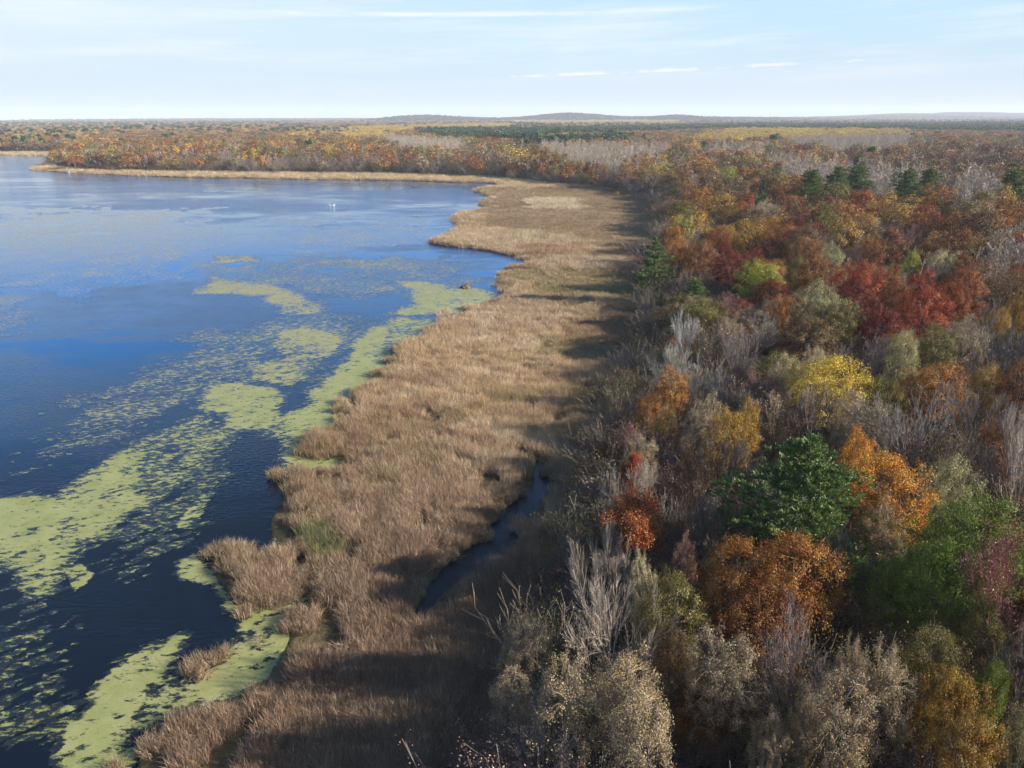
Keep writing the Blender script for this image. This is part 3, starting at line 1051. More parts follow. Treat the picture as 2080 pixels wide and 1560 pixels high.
def joined(kinds, mats_order=None):
    """one mesh per kind for the far wood: trunk and crown together"""
    out = []
    for k in kinds:
        vs, fs, mi, va, cl, off = [], [], [], [], [], 0
        for me in (k.wood, k.crown):
            n = len(me.vertices)
            co = np.empty(n * 3, np.float32); me.vertices.foreach_get('co', co)
            li = np.empty(len(me.loops), np.int32); me.loops.foreach_get('vertex_index', li)
            m_ = np.empty(len(me.polygons), np.int32); me.polygons.foreach_get('material_index', m_)
            vs.append(co.reshape(-1, 3)); fs.append(li.reshape(-1, 4) + off); mi.append(m_); off += n
            for nm, lst in (('var', va), ('clump', cl)):
                if nm in me.attributes:
                    t = np.empty(n, np.float32); me.attributes[nm].data.foreach_get('value', t)
                else:
                    t = np.full(n, 0.5, np.float32)
                lst.append(t)
        mats = [(mats_order or {}).get(m, m) for m in k.crown.materials]
        me = mesh_np('far_' + k.crown.name, np.concatenate(vs), np.concatenate(fs), mats, np.concatenate(mi), {'var': np.concatenate(va), 'clump': np.concatenate(cl)})
        q = Kind(me, None, k.h, k.w, k.zc)
        out.append(q)
    return out


FARM = (M_bark_i, M_leaf_i)
FARN = (M_bark_i, M_need_i)
# forms near the camera
OAK = [make_dome(100 + i, Wd=8.0 - 0.5 * i) for i in range(4)]
MAPLE = [make_oak(130 + i, per=20, size=0.17, sigma=0.30, P=vary(PAR_OAK, trop=[0.02, 0.09, 0.08, 0.06, 0.06], ang=[(25, 50), (25, 50), (28, 55), (25, 60), (0, 0)])) for i in range(2)]
TAN = [make_dome(160 + i, Wd=7.5 - 0.6 * i, clumps=200, per=76, size=0.115, sigma=0.23, mats=(M_bark_o, M_dry_o), flat=1.1, up=0.1, inner=0.2, lobes=0.34, shell=(0.78, 1.05), out=0.6) for i in range(3)]
BARE = [make_bare(200 + i) for i in range(5)]
SPARSE = [make_bare(230 + i, leaf=(3, 0.16, 0.15, 0.6)) for i in range(3)]
PINE = [make_pine(300, H=14, R=5.4, whorl=1.15, nb=9, tufts=27, blades=26, size=0.27, wide=0.075, shape=0.68, rough=0.38), make_pine(301, H=17, R=3.6, tufts=13, nb=6, wide=0.10), make_pine(302, H=18, R=4.4, start=0.32, tufts=20, nb=7, wide=0.10, shape=0.45, rough=0.3)]
ASPEN = [make_aspen(330 + i) for i in range(3)]
# lighter forms for the middle distance and beyond
P_MID = vary(PAR_OAK, kids=[2.2, 2, 1.6, 0, 0], tiplev=2, rmin=0.03)
P_BMID = vary(PAR_BARE, kids=[2.2, 1.8, 1.6, 0, 0], tiplev=3, rmin=0.028)
P_BLO = vary(PAR_BARE, kids=[2.2, 1.6, 0, 0, 0], tiplev=2, rmin=0.07)
OAK_M = [make_dome(400 + i, Wd=8.5 - 0.5 * i, clumps=75, per=30, size=0.38, sigma=0.50, mats=FARM, lobes=0.4) for i in range(4)]
OAK_MO = [make_dome(400 + i, Wd=8.5 - 0.5 * i, clumps=120, per=46, size=0.25, sigma=0.40, lobes=0.4) for i in range(4)]
TAN_M = [make_dome(420 + i, Wd=8, clumps=80, per=11, size=0.42, sigma=0.36, mats=FARM, flat=1.1, lobes=0.34) for i in range(2)]
BARE_M = [make_bare(440 + i, P=P_BMID, mats=FARM) for i in range(3)]
BARE_MO = [make_bare(440 + i, P=P_BMID) for i in range(3)]
SPARSE_M = [make_bare(450 + i, P=P_BMID, mats=FARM, leaf=(3, 0.3, 0.4, 0.7)) for i in range(2)]
PINE_M = [make_pine(460, H=15, R=3.2, whorl=1.3, nb=5, tufts=9, blades=8, size=0.6, mats=FARN, wide=0.12), make_pine(461, H=15, R=2.6, whorl=1.3, nb=5, tufts=8, blades=8, size=0.6, mats=FARN, wide=0.12)]
ASPEN_M = [make_aspen(480 + i, mats=FARM, rmin=0.032, thick=0.0105) for i in range(3)]
ASPEN_Y = [make_aspen(490 + i, mats=FARM, per=3, size=0.5, rmin=0.025) for i in range(2)]
OAK_L = [make_dome(500 + i, Wd=9, clumps=44, per=16, size=0.72, sigma=0.7, mats=FARM, lobes=0.32) for i in range(4)]
BARE_L = [make_bare(520 + i, P=P_BLO, mats=FARM) for i in range(2)]
PINE_L = [make_pine(530 + i, H=14, R=2.8, whorl=1.9, nb=5, tufts=5, blades=6, size=1.1, mats=FARN, wide=0.28) for i in range(2)]

# ---------------------------------------------------------------- colours of autumn (linear albedo)
COL = dict(
    rust=(0.21, 0.075, 0.024), orange=(0.33, 0.125, 0.022), flame=(0.50, 0.20, 0.018), red=(0.32, 0.055, 0.020), crimson=(0.17, 0.030, 0.020),
    redrust=(0.26, 0.068, 0.022), gold=(0.34, 0.185, 0.030), yellow=(0.58, 0.385, 0.045), olive=(0.15, 0.125, 0.030), lime=(0.31, 0.31, 0.040),
    green=(0.135, 0.168, 0.022), tan=(0.33, 0.245, 0.150), straw=(0.42, 0.34, 0.19), palegreen=(0.33, 0.30, 0.14), brown=(0.15, 0.085, 0.040), mauve=(0.20, 0.105, 0.095), pink=(0.26, 0.10, 0.09),
    pine=(0.112, 0.155, 0.032), bluepine=(0.046, 0.082, 0.032))
BARK = dict(grey=(0.205, 0.185, 0.168), pale=(0.44, 0.365, 0.285), white=(0.58, 0.55, 0.50), dark=(0.15, 0.128, 0.112), lichen=(0.34, 0.33, 0.27), brown=(0.20, 0.16, 0.13), pinkgrey=(0.24, 0.19, 0.172))
WORD = dict(rust='rust-brown', orange='orange-brown', flame='bright orange', red='bright red', crimson='dark crimson', redrust='red-brown', gold='golden-brown', yellow='bright yellow', olive='olive-brown',
            lime='yellow-green', green='leafy green', tan='pale tan', straw='straw-coloured', palegreen='pale greenish-tan', brown='dark brown', mauve='dull mauve', pink='dusky pink', pine='dark green', bluepine='blue-green')

# hand-placed trees: kind, x, y of the crown's middle and its width in the photograph, colour, share of a second colour, height (0: from width), label, short name for its neighbours
H = 0
TREES = [
    ('P', 1608, 1030, 325, 'pine', .25, 14.6, 'large dark green white pine standing alone among autumn trees', 'the large white pine'),
    ('F', 1790, 1020, 165, 'flame', .05, 11.5, 'bright orange oak directly right of the large white pine', 'the orange oak beside the pine'),
    ('F', 1731, 955, 70, 'flame', .1, 11, 'small orange crown peeping out behind the right side of the large white pine', None),
    ('T', 1792, 1095, 100, 'tan', .25, 9, 'pale tan oak just below the bright orange oak beside the pine', None),
    ('F', 1950, 1120, 190, 'green', .08, 12.5, 'broad leafy green tree, the topmost of the green ones near the right edge', 'the broad green tree'),
    ('F', 1905, 1205, 150, 'green', .05, 11, 'darker green tree directly below the broad green tree', 'the darker green tree'),
    ('F', 1825, 1240, 130, 'green', .15, 9, 'shaded dark green tree left of the other green trees', None),
    ('B', 1720, 1175, 95, 'grey', 0, 9, 'small bare grey tree between the rust oaks and the green trees', None),
    ('F', 1612, 1195, 155, 'orange', .2, 11, 'large orange-brown oak just below the large white pine', 'the orange-brown oak below the pine'),
    ('F', 1485, 1195, 130, 'orange', .3, 10.5, 'orange-brown oak with golden top left of the larger one below the pine', None),
    ('F', 1545, 1285, 160, 'rust', .1, 9, 'shaded rust-brown oak below the two orange-brown oaks', 'the shaded rust oak'),
    ('S', 2052, 1240, 150, 'pink', .2, 12, 'dusky pink half-bare tree at the right edge beside the green trees', 'the dusky pink tree'),
    ('F', 1985, 1290, 85, 'olive', .3, 9, 'olive-brown tree squeezed between the green trees and the dusky pink tree', None),
    ('T', 1985, 1195, 40, 'palegreen', .1, 10, 'slim pale greenish-tan crown right of the darker green tree', None),
    ('B', 1623, 1390, 160, 'pinkgrey', 0, 11, 'large bare grey tree with upswept twigs above the tan oaks by the bottom edge', 'the large upswept bare tree'),
    ('T', 1712, 1400, 60, 'tan', .15, 9.5, 'small tan oak tuft just right of the large upswept bare tree', None),
    ('T', 1785, 1445, 110, 'tan', .1, 10, 'pale tan oak with clumped leaves right of the large upswept bare tree', 'the clumped tan oak'),
    ('T', 1700, 1490, 140, 'tan', .3, 10, 'tan oak at the bottom edge just left of the clumped tan oak', None),
    ('T', 1630, 1510, 80, 'tan', .45, 9, 'small golden-tan oak at the bottom edge under the large upswept bare tree', None),
    ('F', 1900, 1380, 120, 'olive', .35, 9.5, 'olive tree with pale leaf tufts below the darker green tree', None),
    ('F', 1915, 1465, 125, 'gold', .2, 9, 'golden-brown oak near the bottom edge below the olive tree with pale tufts', 'the golden oak by the bottom edge'),
    ('F', 1925, 1540, 110, 'gold', .3, 8.5, 'yellowish oak cut by the bottom edge below the golden-brown one', None),
    ('F', 1985, 1440, 75, 'green', .25, 9, 'small dark green tree right of the golden oak by the bottom edge', None),
    ('T', 2065, 1520, 80, 'palegreen', .1, 9.5, 'pale greenish-tan oak in the bottom right corner', None),
    ('B', 2055, 1405, 130, 'dark', 0, 10, 'dark bare brushy tree below the dusky pink tree', None),
    ('T', 1560, 1545, 75, 'tan', .1, 8, 'greyish tan oak at the bottom edge left of the golden-tan oak', None),
    ('T', 1482, 1385, 125, 'tan', .15, 10.5, 'rounded pale tan oak left of the large upswept bare tree', 'the rounded tan oak'),
    ('T', 1150, 1455, 135, 'tan', .3, 10, 'leftmost of the three big pale tan oaks on the bottom edge', 'the big tan oaks'),
    ('T', 1262, 1435, 130, 'tan', .3, 10.5, 'topmost of the three big pale tan oaks on the bottom edge', None),
    ('T', 1305, 1525, 140, 'tan', .1, 10, 'rightmost and palest of the three big tan oaks on the bottom edge', None),
    ('B', 1110, 1545, 140, 'pinkgrey', 0, 8.0, 'bare tree with reddish-grey twigs on the bottom edge in front of the tan oaks', None),
    ('T', 1058, 1335, 95, 'tan', .1, 7.5, 'shaded grey-tan oak at the reed edge above the big tan oaks', None),
    ('T', 1045, 1440, 85, 'tan', .0, 7, 'dim grey oak at the reed edge left of the big tan oaks', None),
    ('B', 1238, 1300, 165, 'pale', 0, 11, 'large pale grey bare tree with fanned branches near the reed edge', 'the large fanned bare tree'),
    ('F', 1345, 1265, 115, 'olive', .3, 11, 'olive oak with a tan leaf tuft right of the large fanned bare tree', 'the olive oak with a tan tuft'),
    ('T', 1330, 1240, 55, 'straw', .2, 11.8, 'straw-coloured leaf tuft crown rising out of the olive oak', None),
    ('F', 1365, 1370, 95, 'brown', .15, 8, 'dark olive-brown shaded tree below the olive oak with a tan tuft', None),
    ('T', 1385, 1172, 55, 'mauve', .4, 9, 'small pinkish-tan crown left of the orange-brown oaks', None),
    ('B', 1182, 1182, 65, 'pale', 0, 8, 'small pale bare tree at the reed edge, left one of a pair', None),
    ('B', 1242, 1168, 75, 'pale', 0, 9, 'small pale bare tree, right one of a pair, in front of the dark red maple', None),
    ('M', 1290, 1110, 115, 'redrust', .1, 9.5, 'dark red maple among bare trees near the reed edge', 'the dark red maple'),
    ('B', 1430, 1110, 125, 'dark', 0, 10, 'dark grey bare tree left of the large white pine', None),
    ('F', 1425, 1465, 100, 'rust', .1, 6, 'deeply shaded rust-brown bush between the tan oaks by the bottom edge', None),
    # beside the marsh, further up
    ('B', 1399, 695, 58, 'white', 0, 11, 'leaning white-barked bare tree at the marsh edge', 'the leaning white tree'),
    ('B', 1386, 768, 95, 'lichen', 0, 9.5, 'bushy pale grey-green bare tree below the leaning white tree', 'the bushy lichen-grey tree'),
    ('B', 1420, 810, 65, 'grey', 0, 8.5, 'small round bare grey tree right of the orange and tan crown', None),
    ('F', 1362, 808, 75, 'orange', .35, 10, 'orange and tan crown bulging over the dark reed edge', 'the orange and tan crown'),
    ('F', 1312, 845, 50, 'orange', .2, 7.5, 'small orange crown at the reed edge lower left of the orange and tan one', None),
    ('F', 1348, 880, 48, 'gold', .5, 8.5, 'small golden-tan crown below the orange and tan crown', None),
    ('S', 1287, 905, 52, 'pink', .0, 7.5, 'small pinkish-red half-bare tree at the reed edge', None),
    ('T', 1293, 940, 60, 'tan', .2, 8, 'small tan oak at the reed edge just above a small red crown', None),
    ('M', 1293, 978, 38, 'red', .1, 8, 'small pointed red crown above the whitish bare tree', 'the small pointed red crown'),
    ('B', 1284, 1012, 92, 'pale', 0, 8.5, 'whitish fan-shaped bare tree right below the small pointed red crown', None),
    ('S', 1264, 1052, 72, 'redrust', .1, 8, 'thin reddish half-bare tree above the dark red maple', None),
    ('T', 1425, 868, 92, 'tan', .1, 10, 'greyish tan oak left of the yellow-brown crown', None),
    ('F', 1482, 905, 85, 'gold', .15, 10, 'yellow-brown crown up left of the large white pine', 'the yellow-brown crown'),
    ('F', 1517, 878, 45, 'gold', .3, 9.5, 'little yellowish crown right beside the yellow-brown crown', None),
    ('S', 1425, 965, 85, 'brown', .3, 9.5, 'brown thin-leaved tree below the greyish tan oak', None),
    ('B', 1472, 965, 80, 'grey', 0, 9.5, 'grey bare tree left of the pine below the yellow-brown crown', None),
    ('B', 1525, 705, 115, 'grey', 0, 11, 'broad bare grey tree below the yellow-green crown', 'the broad bare grey tree'),
    ('S', 1455, 720, 100, 'tan', .2, 10.5, 'tan-tinged half-bare tree right of the leaning white tree', None),
    ('B', 1498, 748, 62, 'grey', 0, 10, 'narrow bare grey tree in front of the broad bare grey tree', None),
    ('B', 1473, 808, 105, 'grey', 0, 9.5, 'brushy grey bare tree right of the small round bare one', None),
    ('S', 1532, 808, 75, 'mauve', .3, 9.5, 'mauve-tinged half-bare tree left of the yellow tree', None),
    ('S', 1552, 855, 115, 'tan', .2, 9, 'tan-grey half-bare brushy tree below left of the yellow tree', None),
    ('B', 1645, 868, 105, 'pinkgrey', 0, 9.5, 'bare grey tree right under the yellow tree and above the pine', None),
    ('F', 1232, 925, 62, 'rust', .2, 4.5, 'rusty shrub in the shaded reeds at the forest edge', None),
    ('F', 1196, 962, 70, 'brown', .3, 4, 'brown shrub in the shaded reeds left of the rusty one', None),
    ('F', 1686, 800, 142, 'yellow', .05, 11.5, 'bright yellow tree standing out among grey bare trees', 'the bright yellow tree'),
    ('T', 1595, 787, 75, 'straw', .3, 10.5, 'straw-tan oak left of the bright yellow tree', None),
    ('T', 1648, 775, 60, 'straw', .2, 11, 'pale tan oak top just behind the bright yellow tree', None),
    ('B', 1742, 745, 95, 'pinkgrey', 0, 10.5, 'fan-shaped bare tree behind the bright yellow tree', None),
    ('F', 1775, 828, 95, 'olive', .1, 9.5, 'olive-brown oak right of the bright yellow tree', None),
    ('F', 1892, 806, 125, 'orange', .2, 10.5, 'wide orange-gold oak between bare trees on the right', 'the wide orange-gold oak'),
    ('F', 2002, 805, 62, 'gold', .4, 10, 'golden oak right of the wide orange-gold oak', None),
    ('F', 2062, 808, 85, 'rust', .2, 11, 'rust-orange oak at the right edge level with the wide orange-gold oak', None),
    ('B', 1853, 900, 165, 'grey', 0, 11.5, 'largest bare grey tree, right of the pine, with arching branches', 'the largest bare tree'),
    ('B', 1972, 868, 105, 'grey', 0, 11, 'tall bare grey tree right of the largest bare tree', None),
    ('T', 1750, 880, 88, 'tan', .05, 10.5, 'whitish tan oak up right of the large white pine', 'the whitish tan oak'),
    ('T', 1708, 862, 50, 'tan', .1, 10, 'small whitish tan oak left of the larger whitish tan oak', None),
    ('T', 1920, 1018, 115, 'palegreen', .1, 11, 'pale greenish-tan oak right of the bright orange oak', 'the pale greenish oak'),
    ('B', 2062, 915, 85, 'pale', 0, 12, 'pale wiry bare tree at the right edge', None),
    ('B', 2058, 1000, 125, 'pale', 0, 11.5, 'wide wiry bare tree at the right edge right of the pale greenish oak', None),
    ('F', 2018, 922, 62, 'rust', .1, 9, 'shaded rust-brown oak left of the pale wiry bare tree', None),
    ('B', 1962, 965, 90, 'dark', 0, 8.5, 'dark bare tree behind the pale greenish oak', None),
    # the red oaks and their neighbours
    ('F', 1742, 588, 100, 'red', .05, 13, 'bright red oak, leftmost of the row of red oaks', 'the row of red oaks'),
    ('F', 1800, 594, 62, 'redrust', .1, 12, 'red-orange oak second in the row of red oaks', None),
    ('F', 1868, 604, 66, 'red', .1, 12.5, 'red oak in the middle of the row of red oaks', None),
    ('F', 1950, 602, 88, 'redrust', .1, 13, 'red-brown oak at the right end of the row of red oaks', None),
    ('F', 1880, 645, 96, 'red', .1, 12.5, 'rounded red oak in front of the row of red oaks', 'the rounded red oak'),
    ('F', 1932, 630, 60, 'redrust', .05, 12.5, 'smaller red oak right behind the rounded red oak', None),
    ('F', 1737, 628, 68, 'crimson', .1, 11.5, 'dark crimson oak below the leftmost red oak', None),
    ('F', 1780, 675, 100, 'crimson', .0, 10.5, 'shaded crimson oak left of the rounded red oak', None),
    ('F', 1806, 625, 60, 'rust', .2, 11.5, 'rust-olive oak between the crimson and the red oaks', None),
    ('T', 1660, 635, 105, 'palegreen', .15, 12.5, 'pale greenish-tan oak left of the row of red oaks', 'the pale tan oak left of the red oaks'),
    ('F', 1700, 668, 85, 'olive', .3, 11.5, 'olive-green oak just below the pale tan oak left of the red oaks', None),
    ('F', 1638, 692, 115, 'brown', .2, 10, 'shaded dark brown oak left of the olive-green oak', None),
    ('F', 1582, 650, 62, 'orange', .4, 11, 'orange-tan oak left of the pale tan oak', None),
    ('F', 1540, 580, 75, 'lime', .15, 12, 'yellow-green tree right below a dark crimson tree', 'the yellow-green tree'),
    ('S', 2035, 600, 110, 'brown', .3, 12.5, 'grey-brown domed tree at the right edge beyond the red oaks', None),
    ('F', 2078, 648, 60, 'gold', .1, 12, 'golden oak cut by the right edge below the grey-brown dome', None),
    ('F', 2022, 676, 46, 'gold', .2, 10, 'small yellow-brown crown right of the red oaks', None),
    ('T', 1830, 738, 68, 'palegreen', .2, 11.5, 'narrow pale olive oak below the crimson oaks', None),
    ('F', 1896, 722, 80, 'olive', .3, 11, 'olive and tan oak below the rounded red oak', None),
    ('T', 1950, 702, 90, 'tan', .1, 11, 'grey-tan oak below the right end of the red oaks', None),
    ('B', 2030, 722, 130, 'grey', 0, 11.5, 'wide grey bare tree near the right edge below the red oaks', None),
    # marsh-side wood further off
    ('P', 1333, 540, 84, 'pine', .3, 14, 'green pine leaning over the marsh beside a small blue pond', 'the pine by the pond'),
    ('P', 1341, 622, 30, 'bluepine', .1, 7, 'small dark spruce at the marsh edge below the pine by the pond', None),
    ('F', 1385, 470, 46, 'lime', .5, 12, 'rounded yellow-olive tree at the marsh edge beyond the pine by the pond', 'the rounded yellow-olive tree'),
    ('F', 1366, 490, 40, 'orange', .2, 11, 'orange crown right behind the pine by the pond', None),
    ('F', 1380, 528, 68, 'orange', .2, 12, 'rusty orange oak right beside the pine by the pond', None),
    ('F', 1420, 530, 60, 'rust', .3, 12, 'rust oak right of the rusty orange one by the pond pine', None),
    ('B', 1397, 500, 50, 'pale', 0, 12, 'pale bare tree behind the rusty orange oak', None),
    ('F', 1455, 502, 52, 'redrust', .2, 13, 'red-brown oak up left of the dark crimson tree', None),
    ('F', 1480, 552, 84, 'crimson', .05, 12.5, 'dark crimson maple left above the yellow-green tree', 'the dark crimson maple'),
    ('F', 1528, 552, 42, 'crimson', .1, 12, 'smaller crimson tree right of the dark crimson maple', None),
    ('F', 1518, 490, 80, 'gold', .25, 13.5, 'golden-brown oak above the dark crimson maple', None),
    ('F', 1415, 462, 52, 'gold', .2, 13, 'golden oak right of the rounded yellow-olive tree', None),
    ('P', 1546, 412, 34, 'bluepine', .1, 17, 'narrow dark spruce rising among orange oaks', 'the narrow dark spruce'),
    ('F', 1595, 495, 72, 'redrust', .1, 13, 'red-orange oak left of a strip of white trunks', None),
    ('F', 1706, 486, 74, 'gold', .4, 13, 'flat-topped golden oak in front of the dark hollow under the pines', 'the flat-topped golden oak'),
    ('F', 1706, 447, 76, 'orange', .5, 14, 'orange oak with tan front just below the pine group', None),
    ('F', 1812, 432, 112, 'gold', .3, 15, 'great golden oak with a tan patch below the pines', 'the great golden oak'),
    ('F', 1876, 455, 62, 'redrust', .1, 14, 'red-brown oak right of the great golden oak', None),
    ('F', 1906, 412, 92, 'orange', .2, 15, 'brown-orange oak up right of the great golden oak', None),
    ('F', 1926, 462, 48, 'rust', .1, 13, 'rust oak at the head of the grassy clearing', None),
    ('F', 1943, 506, 80, 'rust', .1, 13, 'rust-red oak left of the grassy clearing', 'the rust-red oak by the clearing'),
    ('F', 2042, 445, 100, 'rust', .3, 15, 'big brown-orange oak right of the grassy clearing', 'the brown oak by the clearing'),
    ('P', 1648, 392, 48, 'pine', .1, 19, 'leftmost pine of the dark pine group', 'the dark pine group'),
    ('P', 1695, 385, 46, 'pine', .1, 19, 'second pine from the left in the dark pine group', None),
    ('P', 1733, 378, 56, 'pine', .1, 19, 'tallest and widest pine in the dark pine group', None),
    ('P', 1740, 350, 34, 'bluepine', .1, 18, 'rearmost pine of the dark pine group', None),
    ('P', 1814, 388, 30, 'pine', .1, 16, 'single small pine between the two pine groups', None),
    ('P', 1845, 392, 42, 'pine', .1, 19, 'left pine of the pair behind the great golden oak', None),
    ('P', 1876, 390, 46, 'pine', .1, 19, 'right pine of the pair behind the great golden oak', None),
    ('P', 2052, 390, 58, 'pine', .1, 19, 'pine near the right edge above the brown oak by the clearing', None),
    ('T', 1912, 555, 66, 'straw', .2, 12, 'pale straw-coloured dome below the rust-red oak by the clearing', None),
    ('F', 1843, 548, 32, 'lime', .3, 11, 'small yellow-green crown left of the pale straw dome', None),
    ('F', 1952, 562, 38, 'rust', .0, 12, 'small dark rust crown right of the pale straw dome', None),
    ('S', 1728, 535, 44, 'mauve', .2, 12, 'mauve half-bare tree below the flat-topped golden oak', None),
    ('F', 1762, 526, 46, 'rust', .1, 12.5, 'small rust oak right of the mauve half-bare tree', None),
    ('F', 1805, 505, 62, 'rust', .2, 13, 'rust-brown oak below the great golden oak', None),
    ('S', 1842, 500, 50, 'mauve', .3, 12, 'mauve-grey tree left of the rust-red oak by the clearing', None),
    ('T', 1690, 538, 60, 'palegreen', .1, 12, 'pale green-tan oak left of the mauve half-bare tree', None),
    ('F', 1632, 535, 62, 'rust', .2, 13, 'rust oak above the leftmost of the red oaks', None),
    ('F', 1655, 572, 82, 'rust', .3, 12.5, 'wide rust-brown oak just left of the leftmost red oak', None),
    ('F', 1618, 566, 50, 'olive', .2, 12, 'olive crown left of the wide rust-brown oak', None),
    ('F', 1420, 412, 66, 'orange', .2, 14, 'orange oak at the bend of the marsh, left of the narrow dark spruce', None),
    ('F', 1462, 426, 60, 'gold', .3, 14, 'golden-orange oak midway between the marsh bend and the narrow dark spruce', None),
    ('F', 1515, 432, 36, 'red', .2, 14, 'small red crown just left of the narrow dark spruce', None),
    ('F', 1478, 360, 38, 'lime', .3, 14, 'small yellow-green crown next to a crimson one up the wood', None),
    ('F', 1497, 346, 38, 'crimson', .1, 14, 'small crimson crown up the wood above the yellow-green one', None),
    ('B', 1316, 368, 24, 'pale', 0, 11, 'pale thin bare tree standing at the far bend of the marsh', None),
    ('F', 1985, 338, 44, 'crimson', .05, 13, 'dark crimson oak alone among grey aspens on the far right', None),
    ('F', 1718, 320, 54, 'crimson', .2, 14, 'crimson oak above the dark pine group', None),
]

# ---------------------------------------------------------------- the wood: place every tree
rng = np.random.default_rng(11)
prng = random.Random(5)
NEAR = dict(F=OAK, M=MAPLE, T=TAN, B=BARE, S=SPARSE, P=PINE, A=ASPEN)
DEFAULT_H = dict(F=12.0, M=10.0, T=10.5, B=10.5, S=10.0, P=16.0, A=13.0)
Z_MID = dict(F=0.62, M=0.6, T=0.62, B=0.58, S=0.6, P=0.60, A=0.6)
placed = []          # (x, y, crown radius, index)


def settle(px, py, w, kind, h):
    """where a tree stands whose crown's middle shows at (px, py), and how wide it is"""
    z0 = 0.8
    for _ in range(2):
        p = at(px, py, z0 + h * Z_MID[kind])
        z0 = float(height(p[None])[0])
    dep = to_px(p[0], p[1], z0 + h * Z_MID[kind])[2]
    return float(p[0]), float(p[1]), z0, w * float(dep) / FOCAL


def plant(kind, x, y, z, w, h, colour, mixed, bark, near):
    """a tree of its own: an Empty at its foot with a trunk and a crown"""
    forms = NEAR[kind] if near or kind not in ('F', 'B') else dict(F=OAK_MO, B=BARE_MO)[kind]
    k = prng.choice(forms)
    if kind == 'P':
        k = PINE[0] if w > 7 and h < 17 else PINE[2] if w > 7 else prng.choice(PINE[1:])
    nm = dict(F='oak_tree', M='maple_tree', T='oak_tree', B='bare_tree', S='half_bare_tree', P='pine_tree', A='aspen_tree')[kind]
    root = empty(nm, (x, y, z), prng.uniform(0, 6.28))
    sxy = np.clip(w / k.w, 0.3, 1.9); sz = np.clip(h / k.h, 0.3, 1.7)
    root.scale = (sxy * prng.uniform(0.94, 1.06), sxy * prng.uniform(0.94, 1.06), sz)
    root.rotation_euler[0] = prng.gauss(0, 0.035); root.rotation_euler[1] = prng.gauss(0, 0.035)
    t = link('trunk', k.wood, root)
    c = link('crown', k.crown, root)
    b = BARK[bark]
    t.color = (*b, 1)
    if kind == 'B':
        c.color = (*b, 0)
    else:
        c.color = (*COL[colour], mixed)
    return root


CAT = dict(F='tree', M='tree', T='tree', B='tree', S='tree', P='pine tree', A='tree')
hand = []
for kind, px, py, w, colour, mixed, h, label, short in TREES:
    h = (h or DEFAULT_H[kind]) * 1.08
    x, y, z, wm = settle(px, py, w, kind, h)
    if kind == 'P' and w < 70 and colour == 'pine':
        wm *= 1.35
    bark = colour if kind == 'B' else ('dark' if kind in 'FMP' else 'grey')
    d = math.hypot(x, y)
    root = plant(kind, x, y, z, wm * 1.08, h, colour if kind != 'B' else 'tan', mixed, bark, d < 190)
    tag(root, label, CAT[kind], 'autumn trees of the lakeside wood')
    hand.append((x, y, wm, short, kind))
    placed.append((x, y, wm / 2))

# zones of the wood seen from the air: (outline at crown height, kind of stand)
ZONES = [
    ([(1550, 330), (1640, 340), (1760, 358), (1905, 374), (1905, 412), (1760, 398), (1640, 382), (1580, 362)], 'aspen'),
    ([(1890, 388), (2000, 368), (2025, 400), (2015, 445), (1990, 492), (1945, 455), (1910, 422)], 'aspen'),
    ([(1560, 277), (1850, 278), (1850, 302), (1700, 312), (1620, 298)], 'aspen'),
    ([(1370, 288), (1490, 262), (1850, 264), (1830, 276), (1500, 286)], 'yellow'),
    ([(1950, 520), (2100, 462), (2100, 548), (2000, 572), (1960, 550)], 'aspen'),
    ([(1080, 300), (1200, 303), (1370, 303), (1345, 330), (1275, 348), (1180, 336)], 'aspen'),
    ([(770, 280), (950, 290), (930, 312), (810, 306)], 'aspen'),
    ([(1595, 468), (1640, 488), (1668, 518), (1630, 510)], 'aspen'),
    ([(1740, 545), (1890, 558), (1860, 584), (1750, 575)], 'aspenmix'),
    ([(1850, 300), (2100, 298), (2100, 372), (2010, 372), (1900, 372), (1780, 355), (1740, 325)], 'mauve'),
    ([(1420, 300), (1560, 300), (1560, 320), (1440, 318)], 'aspenmix'),
    ([(840, 262), (1060, 262), (1560, 250), (1560, 258), (1080, 275), (1060, 290), (880, 275)], 'conifer'),
    ([(1070, 284), (1125, 280), (1128, 297), (1075, 296)], 'conifer'),
    ([(1140, 283), (1260, 275), (1268, 287), (1150, 294)], 'conifer'),
    ([(1400, 262), (1400, 254), (1700, 252), (2100, 248), (2100, 268), (1700, 262)], 'conifer'),
    ([(60, 263), (220, 257), (232, 272), (80, 273)], 'conifer'),
    ([(560, 264), (860, 254), (1040, 250), (1040, 258), (860, 263), (600, 276)], 'yellow'),
    ([(680, 269), (800, 268), (800, 279), (690, 281)], 'yellow'),
    ([(-40, 263), (130, 264), (150, 288), (-40, 290)], 'yellowmix'),
    ([(130, 280), (300, 268), (560, 270), (700, 272), (700, 258), (-40, 258), (-40, 270)], 'yellowmix'),
    ([(1040, 243), (1380, 243), (1380, 250), (1040, 250)], 'yellow'),
    ([(-60, 240), (600, 240), (560, 262), (300, 262), (-60, 262)], 'yellowmix'),
    ([(1380, 238), (2100, 228), (2100, 246), (1500, 252), (1380, 250)], 'yellowmix'),
    ([(500, 312), (1050, 316), (1060, 352), (500, 346)], 'shore'),
    ([(120, 312), (500, 312), (500, 346), (150, 342)], 'shore'),
    ([(1360, 640), (1560, 640), (1600, 760), (1560, 900), (1480, 1050), (1400, 1200), (1240, 1300), (1180, 1200), (1300, 900), (1350, 780)], 'brush'),
    ([(1780, 700), (2100, 740), (2100, 1120), (1900, 980), (1780, 980)], 'brush'),
    ([(1000, 1300), (1500, 1300), (2100, 1450), (2100, 1700), (1000, 1700)], 'tanwood'),
]
ZV = [(poly(p, 11.0), k) for p, k in ZONES]
